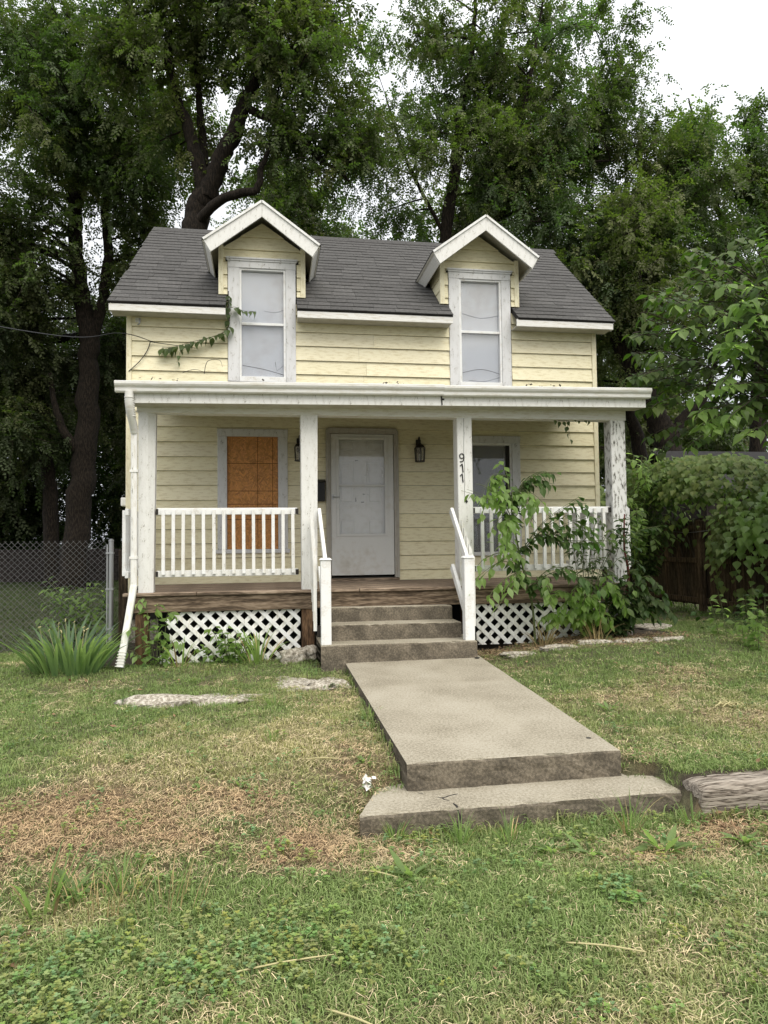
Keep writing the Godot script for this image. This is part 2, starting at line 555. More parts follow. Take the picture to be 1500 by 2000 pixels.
func upper_window(house: Node, x0: float, x1: float) -> void:
	var w := thing_part("dormer_window", house)
	var y0 := 3.80
	var y1 := 5.55
	window_casing(w, x0, y0, x1, y1, 0.155, 0.14, 0.12, 0.0, M.casing)
	# the drip cap over the head
	var b := MB.new()
	b.box(Vector3(x0 - 0.03, y1 + 0.001, -0.01), Vector3(x1 + 0.03, y1 + 0.022, 0.06))
	b.box(Vector3(x0 - 0.015, y1 - 0.024, 0.0325), Vector3(x1 + 0.015, y1 - 0.002, 0.046))
	part("drip_cap", b, M.casing, w)
	var a := x0 + 0.157
	var c := x1 - 0.142
	# frame, sashes, screen-grey panes
	for s in [[a, a + 0.03], [c - 0.03, c]]:
		box_part("frame", Vector3(s[0], y0 + 0.076, -0.06), Vector3(s[1], y1 - 0.123, 0.012), M.white, w)
	box_part("frame", Vector3(a + 0.031, y1 - 0.145, -0.06), Vector3(c - 0.031, y1 - 0.123, 0.012), M.white, w)
	box_part("sill", Vector3(a, y0, -0.06), Vector3(c, y0 + 0.075, 0.02), M.white, w, 0.003)
	box_part("meeting_rail", Vector3(a + 0.031, 4.615, -0.05), Vector3(c - 0.031, 4.652, 0.004), M.white, w, 0.003)
	box_part("pane", Vector3(a + 0.0315, y0 + 0.076, -0.030), Vector3(c - 0.0315, 4.614, -0.026), M.glass, w)
	box_part("pane", Vector3(a + 0.0315, 4.653, -0.044), Vector3(c - 0.0315, y1 - 0.146, -0.040), M.glass, w)
	# cable reflections drawn as thin dark lines on the panes, with small cracks
	var cr := MB.new()
	var lo := Vector3(a + 0.04, y0 + 0.24, -0.0245)
	if x0 < 3.0:
		cr.tube(bend([lo, lo + Vector3(0.3, -0.05, 0), lo + Vector3(0.6, -0.13, 0)], 4), taper(9, 0.0032, 0.0032), 4)
		cr.tube(PackedVector3Array([lo + Vector3(0.46, 0.06, 0), lo + Vector3(0.48, -0.07, 0), lo + Vector3(0.6, 0.03, 0)]), taper(3, 0.003, 0.002), 4)
		cr.tube(bend([lo + Vector3(0.3, 0.8, -0.014), lo + Vector3(0.46, 0.78, -0.014), lo + Vector3(0.6, 0.83, -0.014)], 3), taper(7, 0.002, 0.002), 4)
	else:
		cr.tube(bend([lo + Vector3(0, -0.02, 0), lo + Vector3(0.3, 0.04, 0), lo + Vector3(0.6, -0.03, 0)], 4), taper(9, 0.003, 0.003), 4)
		cr.tube(bend([lo + Vector3(0.1, -0.13, 0), lo + Vector3(0.35, -0.14, 0), lo + Vector3(0.6, -0.07, 0)], 4), taper(9, 0.0025, 0.0025), 4)
		cr.tube(bend([lo + Vector3(0.02, 0.88, -0.014), lo + Vector3(0.3, 0.82, -0.014), lo + Vector3(0.6, 0.87, -0.014)], 4), taper(9, 0.0025, 0.0025), 4)
	part("reflection_and_crack_lines", cr, M.cable, w)
	box_part("blind", Vector3(a - 0.01, y0 + 0.02, -0.082), Vector3(c + 0.01, y1 - 0.11, -0.07), M.blind, w)


func thing_part(called: String, parent: Node) -> Node3D:
	var o := Node3D.new()
	o.name = numbered(called, parent)
	parent.add_child(o, true)
	return o


# a point of the roof: s metres up the slope from the eave's edge
func roof_at(x: float, s: float, lift := 0.0) -> Vector3:
	var d := Vector2(ROOF_Z - RIDGE_Z, RIDGE_Y - ROOF_Y).normalized()
	return Vector3(x, ROOF_Y + d.y * s + lift * d.x, ROOF_Z - d.x * s + lift * d.y)


func main_roof(house: Node) -> void:
	var roof := thing_part("roof", house)
	var long := Vector2(ROOF_Z - RIDGE_Z, RIDGE_Y - ROOF_Y).length()
	var xl := func(s): return -0.185 + 0.165 * s / long
	var xr := func(s): return 7.07 + 0.19 * s / long
	# deck boards under the shingles, front (in pieces round the dormer windows) and back
	var s0 := 0.385       # where the slope passes over the wall
	var deck := MB.new()
	for p in [[xl.call(0.0), 1.352], [2.335, 4.575], [5.565, xr.call(0.0)]]:
		var q := [roof_at(p[0], 0.0, -0.06), roof_at(p[1], 0.0, -0.06), roof_at(p[1], s0, -0.06), roof_at(p[0], s0, -0.06)]
		var r := [roof_at(p[0], 0.0, -0.012), roof_at(p[1], 0.0, -0.012), roof_at(p[1], s0, -0.012), roof_at(p[0], s0, -0.012)]
		slab(deck, q, r)
	for p in [[xl.call(s0), 1.30], [2.40, 4.52], [5.62, xr.call(s0)]]:
		var e0: float = p[0]
		var e1: float = p[1]
		var t0: float = xl.call(long) if p[0] < 0.0 else p[0]
		var t1: float = xr.call(long) if p[1] > 6.5 else p[1]
		slab(deck, [roof_at(e0, s0 + 0.001, -0.06), roof_at(e1, s0 + 0.001, -0.06), roof_at(t1, long, -0.06), roof_at(t0, long, -0.06)], [roof_at(e0, s0 + 0.001, -0.012), roof_at(e1, s0 + 0.001, -0.012), roof_at(t1, long, -0.012), roof_at(t0, long, -0.012)])
	for p in [[1.3, 2.4], [4.52, 5.62]]:
		slab(deck, [roof_at(p[0], 2.3, -0.06), roof_at(p[1], 2.3, -0.06), roof_at(p[1], long, -0.06), roof_at(p[0], long, -0.06)], [roof_at(p[0], 2.3, -0.012), roof_at(p[1], 2.3, -0.012), roof_at(p[1], long, -0.012), roof_at(p[0], long, -0.012)])
	var back := func(x, y, z): return Vector3(x, y, z)
	slab(deck, [back.call(-0.02, RIDGE_Y - 0.06, RIDGE_Z), back.call(7.26, RIDGE_Y - 0.06, RIDGE_Z), back.call(7.07, ROOF_Y - 0.06, -5.3), back.call(-0.18, ROOF_Y - 0.06, -5.3)], [back.call(-0.02, RIDGE_Y, RIDGE_Z), back.call(7.26, RIDGE_Y, RIDGE_Z), back.call(7.07, ROOF_Y, -5.3), back.call(-0.18, ROOF_Y, -5.3)])
	part("roof_deck", deck, M.dark_gap, roof)
	# shingles, course by course
	var courses := 24
	var exp := long / courses
	var rest := MB.new()
	var made := 0
	for row in courses:
		var sa := row * exp
		var sb := sa + exp * 1.45
		var x := -0.185 - rng.randf() * 0.3
		var wob := rng.randf() * 10.0
		while x < 7.3:
			var wdt := rng.randf_range(0.29, 0.345)
			var spans := [[maxf(x, xl.call(sa) - 0.012), minf(x + wdt - 0.003, xr.call(sa) + 0.012)]]
			var holes := [[1.352, 2.335], [4.575, 5.565]] if sa < s0 - 0.05 else ([[1.26, 2.455], [4.46, 5.70]] if sa < 1.9 else [])
			for hole in holes:
				var keep := []
				for s in spans:
					if s[1] <= hole[0] or s[0] >= hole[1]:
						keep.append(s)
					else:
						if s[0] < hole[0]:
							keep.append([s[0], hole[0]])
						if s[1] > hole[1]:
							keep.append([hole[1], s[1]])
				spans = keep
			for s in spans:
				if s[1] - s[0] < 0.02:
					continue
				var j := 0.004 * sin(wob + s[0] * 2.3) + rng.randf_range(-0.0025, 0.0025)
				var jj := 0.004 * sin(wob + s[1] * 2.3) + rng.randf_range(-0.0025, 0.0025)
				var lift := rng.randf_range(0.008, 0.014)
				var top := minf(sb, long + 0.02)
				var one := MB.new() if made < 300 else rest
				var dx0: float = (xl.call(top) - xl.call(sa)) if x < -0.1 else 0.0
				slab(one, [roof_at(s[0], sa - j, -0.002), roof_at(s[1], sa - jj, -0.002), roof_at(s[1], top, -0.006), roof_at(s[0] + dx0, top, -0.006)], [roof_at(s[0], sa - j, lift), roof_at(s[1], sa - jj, lift), roof_at(s[1], top, -0.001), roof_at(s[0] + dx0, top, -0.001)])
				if made < 300:
					part("shingle", one, M["shingle%d" % rng.randi_range(0, 3)], roof)
				made += 1
			x += wdt
	part("upper_shingles", rest, M.shingle0, roof).set_meta("kind", "stuff")
	var cap := MB.new()
	var x := -0.02
	while x < 7.2:
		var a := RIDGE_Y + 0.012 + rng.randf() * 0.006
		slab(cap, [Vector3(x, a - 0.12, RIDGE_Z + 0.14), Vector3(x + 0.26, a - 0.12, RIDGE_Z + 0.14), Vector3(x + 0.26, a, RIDGE_Z), Vector3(x, a, RIDGE_Z)], [Vector3(x, a - 0.108, RIDGE_Z + 0.14), Vector3(x + 0.26, a - 0.108, RIDGE_Z + 0.14), Vector3(x + 0.26, a + 0.014, RIDGE_Z), Vector3(x, a + 0.014, RIDGE_Z)])
		x += 0.262
	part("ridge_cap", cap, M.shingle1, roof)
	# eave boards and the soffit behind them
	for p in [[-0.18, 1.352], [2.335, 4.575], [5.54, 7.055]]:
		var f := MB.new()
		f.hull(Transform3D(Basis(), Vector3((p[0] + p[1]) / 2.0, 4.715, 0.268)), Vector3(p[1] - p[0], 0.105, 0.025), 0.003)
		part("eave_board", f, M.white_along, roof)
		box_part("soffit", Vector3(p[0] + 0.01, 4.672, 0.0), Vector3(p[1] - 0.01, 4.684, 0.254), M.soffit, roof)
	# rake boards along the gable ends
	bar_part("rake_board", roof_at(-0.165, 0.0, -0.09), roof_at(-0.0, long, -0.09), 0.025, 0.13, Vector3.RIGHT, M.white_along, roof)
	bar_part("rake_board", roof_at(7.05, 0.0, -0.09), roof_at(7.23, long, -0.09), 0.025, 0.13, Vector3.RIGHT, M.white_along, roof)


func slab(b: MB, lo: Array, hi: Array) -> void:
	var mid := Vector3.ZERO
	for p in lo + hi:
		mid += p / 8.0
	b.quad(lo[0], lo[1], lo[2], lo[3], mid)
	b.quad(hi[0], hi[1], hi[2], hi[3], mid)
	for i in 4:
		b.quad(lo[i], lo[(i + 1) % 4], hi[(i + 1) % 4], hi[i], mid)


func dormer(house: Node, cx: float) -> void:
	var d := thing_part("dormer", house)
	var x0 := cx - 0.612
	var x1 := cx + 0.612
	var pitch := 0.722
	var apex := 6.20
	var eave := apex - pitch * 0.79
	# gable wall: boards clipped by the roof, round the window
	var clip := PackedVector2Array([Vector2(x0 + 0.07, 5.04), Vector2(x1 - 0.07, 5.04), Vector2(x1 - 0.07, eave + 0.09), Vector2(cx, apex - 0.10), Vector2(x0 + 0.07, eave + 0.09)])
	var rows := [5.04, 5.135, 5.33, 5.525, 5.70, 5.885, 6.12]
	for i in rows.size() - 1:
		var spans := [[x0 + 0.07, x1 - 0.07]]
		if i < 2 or rows[i] < 5.5:
			spans = [[x0 + 0.07, cx - 0.487], [cx + 0.487, x1 - 0.07]]
		elif i == 3:
			var head := 5.575
			siding_row(d, head, rows[4], [[x0 + 0.07, x1 - 0.07]], clip)
			siding_row(d, rows[3], head, [[x0 + 0.07, cx - 0.515], [cx + 0.515, x1 - 0.07]], clip)
			continue
		siding_row(d, rows[i], rows[i + 1], spans, clip)
	for s in [[x0, x0 + 0.07], [x1 - 0.07, x1]]:
		box_part("corner_board", Vector3(s[0], 5.035, -0.03), Vector3(s[1], eave + 0.12, 0.022), M.trim_cream, d, 0.003)
	# side walls, one board above another
	for side in [-1.0, 1.0]:
		var xx: float = cx + side * 0.598
		var y := 5.06
		while y < eave + 0.1:
			var top: float = minf(y + 0.19, eave + 0.12)
			var zz: float = ROOF_Z - (y - ROOF_Y) / SLOPE
			if zz - 0.05 < -0.031:
				pass
			var b := MB.new()
			var zt := ROOF_Z - (top - ROOF_Y) / SLOPE - 0.12
			slab(b, [Vector3(xx, y, -0.031), Vector3(xx, y, zz - 0.2), Vector3(xx, top, zt), Vector3(xx, top, -0.031)], [Vector3(xx + side * 0.013, y, -0.031), Vector3(xx + side * 0.013, y, zz - 0.2), Vector3(xx + side * 0.002, top, zt), Vector3(xx + side * 0.002, top, -0.031)])
			part("siding_board", b, M["siding%d" % rng.randi_range(0, 3)], d)
			y += 0.194
	# roof: two slopes, eave boards along the sides, barge boards in front
	for side in [-1.0, 1.0]:
		var e := Vector3(cx + side * 0.79, eave, 0.0)
		var k := Vector3(cx, apex, 0.0)
		var up := Vector3(side * pitch, 1.0, 0.0).normalized()
		var zf := 0.36
		var zb0 := ROOF_Z - (eave - ROOF_Y) / SLOPE - 0.25
		var zb1 := ROOF_Z - (apex - ROOF_Y) / SLOPE - 0.15
		var b := MB.new()
		var lo := [Vector3(e.x, e.y, zf), Vector3(e.x, e.y, zb0), Vector3(k.x, k.y, zb1), Vector3(k.x, k.y, zf)]
		slab(b, lo, lo.map(func(p): return p + up * 0.03))
		part("roof_slope", b, M.soffit, d)
		# shingle strips on the slope
		for r in 6:
			var f0: float = r / 6.0
			var f1: float = minf((r + 1.35) / 6.0, 1.0)
			var st := MB.new()
			var a0 := e.lerp(k, f0) + up * 0.032
			var a1 := e.lerp(k, f1) + up * 0.031
			var bz0 := lerpf(zb0, zb1, f0)
			var bz1 := lerpf(zb0, zb1, f1)
			slab(st, [a0 + Vector3(0, 0, zf + 0.02), a0 + Vector3(0, 0, bz0), a1 + Vector3(0, 0, bz1), a1 + Vector3(0, 0, zf + 0.02)], [a0 + up * 0.013 + Vector3(0, 0, zf + 0.02), a0 + up * 0.013 + Vector3(0, 0, bz0), a1 + up * 0.001 + Vector3(0, 0, bz1), a1 + up * 0.001 + Vector3(0, 0, zf + 0.02)])
			part("shingle", st, M["shingle%d" % rng.randi_range(0, 3)], d)
		# barge board: a band with a plumb foot, and the drip edge on top
		var down := Vector3(0, -0.205, 0)
		var bb := MB.new()
		var fe := Vector3(e.x, e.y + 0.03, 0)
		var fk := Vector3(cx + side * 0.0012, apex + 0.034, 0)
		var foot := Vector3(e.x - side * 0.098, e.y - 0.128, 0)
		slab(bb, [fe + Vector3(0, 0, 0.345), fk + Vector3(0, 0, 0.345), fk + down + Vector3(0, 0, 0.345), foot + Vector3(0, 0, 0.345)], [fe + Vector3(0, 0, 0.372), fk + Vector3(0, 0, 0.372), fk + down + Vector3(0, 0, 0.372), foot + Vector3(0, 0, 0.372)])
		part("barge_board", bb, M.white_chip, d)
		bar_part("drip_edge", fe + Vector3(side * 0.004, 0.006, 0.383), fk + Vector3(0, 0.008, 0.383), 0.018, 0.03, Vector3(0, 0, 1), M.white, d)
		# the eave's side board and the sloping soffit
		var sb := MB.new()
		slab(sb, [Vector3(e.x - side * 0.012, e.y + 0.026, 0.344), Vector3(e.x - side * 0.012, e.y + 0.026, zb0), Vector3(e.x - side * 0.100, e.y - 0.125, zb0), Vector3(e.x - side * 0.100, e.y - 0.125, 0.344)], [Vector3(e.x + side * 0.004, e.y + 0.02, 0.344), Vector3(e.x + side * 0.004, e.y + 0.02, zb0), Vector3(e.x - side * 0.086, e.y - 0.135, zb0), Vector3(e.x - side * 0.086, e.y - 0.135, 0.344)])
		part("eave_board", sb, M.white_along, d)
	upper_window(house, cx - 0.48, cx + 0.47)


func front_walls(house: Node) -> void:
	var w := thing_part("front_wall", house)
	# ground floor
	var rows := [0.955, 1.114, 1.321, 1.522, 1.722, 1.923, 2.125, 2.334, 2.536, 2.732, 2.94, 3.15, 3.36, 3.50]
	for i in rows.size() - 1:
		var y0: float = rows[i]
		var y1: float = rows[i + 1]
		var spans := []
		var x := 0.072
		for h in [[1.225, 2.195, 1.38, 3.125], [2.747, 3.775, 0.9, 3.15], [4.68, 5.642, 1.30, 3.07]]:
			if y1 <= h[2] or y0 >= h[3]:
				continue
			spans.append([x, h[0]])
			x = h[1]
			# what is left of the row under or over the opening
			for q in [[y0, minf(y1, h[2])], [maxf(y0, h[3]), y1]]:
				if q[1] - q[0] > 0.008:
					var b := MB.new()
					b.board(rect(h[0] + 0.002, q[0], h[1] - 0.002, q[1] - 0.002), -0.012, y0, 0.017, y1, -0.006)
					part("siding_board", b, M["siding%d" % rng.randi_range(0, 3)], w)
		spans.append([x, 6.828])
		siding_row(w, y0, y1, spans)
	# upper floor
	rows = [3.70, 3.735, 3.928, 4.13, 4.339, 4.54, 4.775, 4.95]
	for i in rows.size() - 1:
		siding_row(w, rows[i], rows[i + 1], [[0.072, 1.368], [2.322, 4.588], [5.552, 6.828]])
	box_part("corner_board", Vector3(0, 0.55, -0.08), Vector3(0.07, 4.75, 0.022), M.trim_cream, w, 0.003)
	box_part("corner_board", Vector3(6.83, 0.55, -0.08), Vector3(6.9, 4.75, 0.022), M.trim_cream, w, 0.003)
	# the sheathing behind the boards, with openings for windows and door
	var b := MB.new()
	for s in [[0.02, 1.36], [2.06, 2.80], [3.72, 4.80], [5.44, 6.88]]:
		b.box(Vector3(s[0], 0.5, -0.16), Vector3(s[1], 3.84, -0.014))
	for s in [[1.361, 2.059, 0.5, 1.42], [1.361, 2.059, 3.02, 3.84], [2.801, 3.719, 0.5, 1.02], [2.801, 3.719, 3.10, 3.84], [4.801, 5.439, 0.5, 1.36], [4.801, 5.439, 2.95, 3.84]]:
		b.box(Vector3(s[0], s[2], -0.16), Vector3(s[1], s[3], -0.014))
	for s in [[0.02, 1.50], [2.19, 4.73], [5.42, 6.88]]:
		b.box(Vector3(s[0], 3.841, -0.16), Vector3(s[1], 4.95, -0.014))
	b.box(Vector3(1.26, 5.44, -0.16), Vector3(2.44, 5.62, -0.014))
	b.box(Vector3(4.48, 5.44, -0.16), Vector3(5.66, 5.62, -0.014))
	part("sheathing", b, M.dark_gap, w)
	# side and back walls
	var sw := thing_part("side_wall", house)
	for side in [[0.012, -1.0], [6.888, 1.0]]:
		var xx: float = side[0]
		var y := 0.6
		while y < 4.7:
			var bd := MB.new()
			slab(bd, [Vector3(xx, y, -0.08), Vector3(xx, y, -5.0), Vector3(xx, y + 0.196, -5.0), Vector3(xx, y + 0.196, -0.08)], [Vector3(xx + side[1] * 0.014, y, -0.08), Vector3(xx + side[1] * 0.014, y, -5.0), Vector3(xx + side[1] * 0.002, y + 0.196, -5.0), Vector3(xx + side[1] * 0.002, y + 0.196, -0.08)])
			part("siding_board", bd, M["siding%d" % rng.randi_range(0, 3)], sw)
			y += 0.2
		var g := MB.new()
		var x2: float = xx - side[1] * 0.1
		slab(g, [Vector3(xx, 4.68, -0.02), Vector3(xx, 4.68, -5.0), Vector3(xx, 6.9, -2.52), Vector3(xx, 6.9, -2.48)], [Vector3(x2, 4.68, -0.02), Vector3(x2, 4.68, -5.0), Vector3(x2, 6.9, -2.52), Vector3(x2, 6.9, -2.48)])
		part("gable", g, M.siding1, sw)
	box_part("back_wall", Vector3(0.02, 0.3, -5.05), Vector3(6.88, 4.75, -4.95), M.siding0, sw)
	for s in [[0.03, 0.012 + 0.0], [6.76, 6.76]]:
		box_part("wall_core", Vector3(s[0], 0.3, -4.94), Vector3(s[0] + 0.1, 4.68, -0.165), M.dark_gap, sw)
	# stone footing
	box_part("footing", Vector3(0.03, 0.0, -4.9), Vector3(6.87, 0.499, -0.03), M.stone, house)


func ground_floor_openings(house: Node) -> void:
	# boarded window
	var w := thing_part("boarded_window", house)
	window_casing(w, 1.225, 1.38, 2.195, 3.125, 0.13, 0.135, 0.105, 0.055, M.casing)
	box_part("sill", Vector3(1.20, 1.378, -0.02), Vector3(2.22, 1.434, 0.045), M.casing, w, 0.004)
	var st := SurfaceTool.new()
	st.begin(Mesh.PRIMITIVE_TRIANGLES)
	var q := [Vector3(1.357, 1.436, -0.004), Vector3(2.058, 1.436, -0.004), Vector3(2.058, 3.018, -0.004), Vector3(1.357, 3.018, -0.004)]
	var uv := [Vector2(0, 1), Vector2(1, 1), Vector2(1, 0), Vector2(0, 0)]
	for t in [[0, 2, 1], [0, 3, 2]]:
		for k in t:
			st.set_uv(uv[k])
			st.set_normal(Vector3(0, 0, 1))
			st.add_vertex(q[k])
	var front := st.commit()
	part("plywood_board", front, M.osb, w).set_meta("label", "bare orange chipboard nailed over the window")
	box_part("board_back", Vector3(1.355, 1.434, -0.02), Vector3(2.06, 3.02, -0.0065), M.wood_post, w)
	# dark window on the right
	w = thing_part("dark_window", house)
	window_casing(w, 4.68, 1.30, 5.642, 3.07, 0.13, 0.125, 0.105, 0.055, M.casing)
	box_part("sill", Vector3(4.655, 1.296, -0.02), Vector3(5.667, 1.354, 0.045), M.casing, w, 0.004)
	for s in [[4.812, 4.838], [5.488, 5.515]]:
		box_part("frame", Vector3(s[0], 1.356, -0.07), Vector3(s[1], 2.963, 0.006), M.white, w)
	box_part("frame", Vector3(4.839, 2.935, -0.07), Vector3(5.487, 2.963, 0.006), M.white, w)
	box_part("meeting_rail", Vector3(4.839, 2.12, -0.06), Vector3(5.487, 2.155, -0.004), M.white, w)
	box_part("pane", Vector3(4.84, 1.357, -0.034), Vector3(5.486, 2.119, -0.030), M.glass, w)
	box_part("pane", Vector3(4.84, 2.156, -0.050), Vector3(5.486, 2.934, -0.046), M.glass, w)
	box_part("shade_backing", Vector3(4.79, 1.34, -0.34), Vector3(5.53, 2.97, -0.30), M.shade_backing, w)  # near-black panel whose colour stands for the unlit room
	# entrance: frame, storm door with two panes, panelled door behind
	var d := thing_part("entrance_door", house)
	for s in [[2.747, 2.802], [3.72, 3.775]]:
		box_part("frame", Vector3(s[0], 1.005, -0.03), Vector3(s[1], 3.075, 0.045), M.door_frame, d, 0.004)
		box_part("frame", Vector3(s[0] - 0.012 if s[0] < 3.0 else s[1] - 0.02, 1.005, 0.046), Vector3(s[0] + 0.022 if s[0] < 3.0 else s[1] + 0.012, 3.12, 0.06), M.door_frame, d, 0.003)
	box_part("frame", Vector3(2.747, 3.077, -0.03), Vector3(3.775, 3.15, 0.045), M.door_frame, d, 0.004)
	box_part("frame", Vector3(2.77, 3.122, 0.0465), Vector3(3.752, 3.156, 0.062), M.door_frame, d, 0.003)
	box_part("threshold", Vector3(2.74, 0.955, -0.05), Vector3(3.78, 1.003, 0.075), M.deck, d, 0.004)
	var x0 := 2.806
	var x1 := 3.714
	var g0 := 2.925
	var g1 := 3.582
	var zb := 0.0
	var zf := 0.028
	box_part("door_leaf", Vector3(x0, 1.045, zb), Vector3(x1, 1.635, zf), M.door, d, 0.003)
	box_part("door_leaf", Vector3(x0, 1.636, zb), Vector3(g0 - 0.001, 3.07, zf), M.door, d, 0.003)
	box_part("door_leaf", Vector3(g1 + 0.001, 1.636, zb), Vector3(x1, 3.07, zf), M.door, d, 0.003)
	box_part("door_leaf", Vector3(g0, 2.995, zb), Vector3(g1, 3.07, zf), M.door, d, 0.003)
	# the raised frame round the glass
	for s in [[g0 - 0.045, 1.60, g0 - 0.002, 3.03], [g1 + 0.002, 1.60, g1 + 0.045, 3.03]]:
		box_part("glass_frame", Vector3(s[0], s[1], zf + 0.001), Vector3(s[2], s[3], zf + 0.013), M.door, d, 0.004)
	box_part("glass_frame", Vector3(g0 - 0.001, 1.60, zf + 0.001), Vector3(g1 + 0.001, 1.634, zf + 0.013), M.door, d, 0.004)
	box_part("glass_frame", Vector3(g0 - 0.001, 2.997, zf + 0.001), Vector3(g1 + 0.001, 3.03, zf + 0.013), M.door, d, 0.004)
	box_part("glass_frame", Vector3(g0, 2.315, zb + 0.004), Vector3(g1, 2.345, zf + 0.006), M.door, d, 0.004)
	box_part("pane", Vector3(g0 + 0.001, 1.637, 0.010), Vector3(g1 - 0.001, 2.314, 0.013), M.glass, d)
	box_part("pane", Vector3(g0 + 0.001, 2.346, 0.006), Vector3(g1 - 0.001, 2.994, 0.009), M.glass, d)
	# inner door with sunk panels
	box_part("inner_door", Vector3(2.81, 1.05, -0.11), Vector3(3.71, 3.06, -0.072), M.door_inner, d)
	var cols := [[2.925, 3.165], [3.335, 3.575]]
	for c in cols:
		for r in [[2.83, 2.985], [2.07, 2.70], [1.23, 1.865]]:
			var b := MB.new()
			var a := Vector3(c[0], r[0], -0.071)
			var z := Vector3(c[1], r[1], -0.071)
			# moulded rim and raised field
			b.box(Vector3(a.x, a.y, -0.0715), Vector3(a.x + 0.014, z.y, -0.058))
			b.box(Vector3(z.x - 0.014, a.y, -0.0715), Vector3(z.x, z.y, -0.058))
			b.box(Vector3(a.x + 0.0145, a.y, -0.0715), Vector3(z.x - 0.0145, a.y + 0.014, -0.058))
			b.box(Vector3(a.x + 0.0145, z.y - 0.014, -0.0715), Vector3(z.x - 0.0145, z.y, -0.058))
			b.hull(Transform3D(Basis(), Vector3((a.x + z.x) / 2, (a.y + z.y) / 2, -0.066)), Vector3(z.x - a.x - 0.07, z.y - a.y - 0.07, 0.014), 0.006)
			part("door_panel", b, M.door_inner, d)
	# scuffs left by tape and a knocker
	for s in [[3.19, 2.70, 0.05, 0.015], [3.17, 2.13, 0.022, 0.06], [3.27, 2.095, 0.045, 0.014], [3.29, 2.21, 0.03, 0.015], [3.345, 2.205, 0.02, 0.02], [3.10, 2.215, 0.035, 0.008]]:
		box_part("scuff", Vector3(s[0] - s[2] / 2, s[1] - s[3] / 2, -0.0712), Vector3(s[0] + s[2] / 2, s[1] + s[3] / 2, -0.0702), M.bark, d)
	for s in [[Vector3(3.34, 2.63, 0.0135), Vector3(3.32, 2.55, 0.0135)], [Vector3(3.32, 2.55, 0.0135), Vector3(3.335, 2.49, 0.0135)], [Vector3(3.335, 2.49, 0.0135), Vector3(3.30, 2.465, 0.0135)], [Vector3(3.55, 2.6, 0.0135), Vector3(3.555, 2.55, 0.0135)], [Vector3(3.556, 2.5, 0.0135), Vector3(3.552, 2.45, 0.0135)]]:
		bar_part("tape_scrap", s[0], s[1], 0.012, 0.002, Vector3.RIGHT, M.white, d)
	var h := MB.new()
	h.tube(PackedVector3Array([Vector3(2.83, 2.166, 0.03), Vector3(2.838, 2.163, 0.062), Vector3(2.88, 2.16, 0.066), Vector3(2.93, 2.163, 0.06)]), PackedFloat32Array([0.008, 0.008, 0.009, 0.007]), 8)
	h.box(Vector3(2.818, 2.13, 0.0285), Vector3(2.845, 2.2, 0.036))
	part("handle", h, M.steel, d)


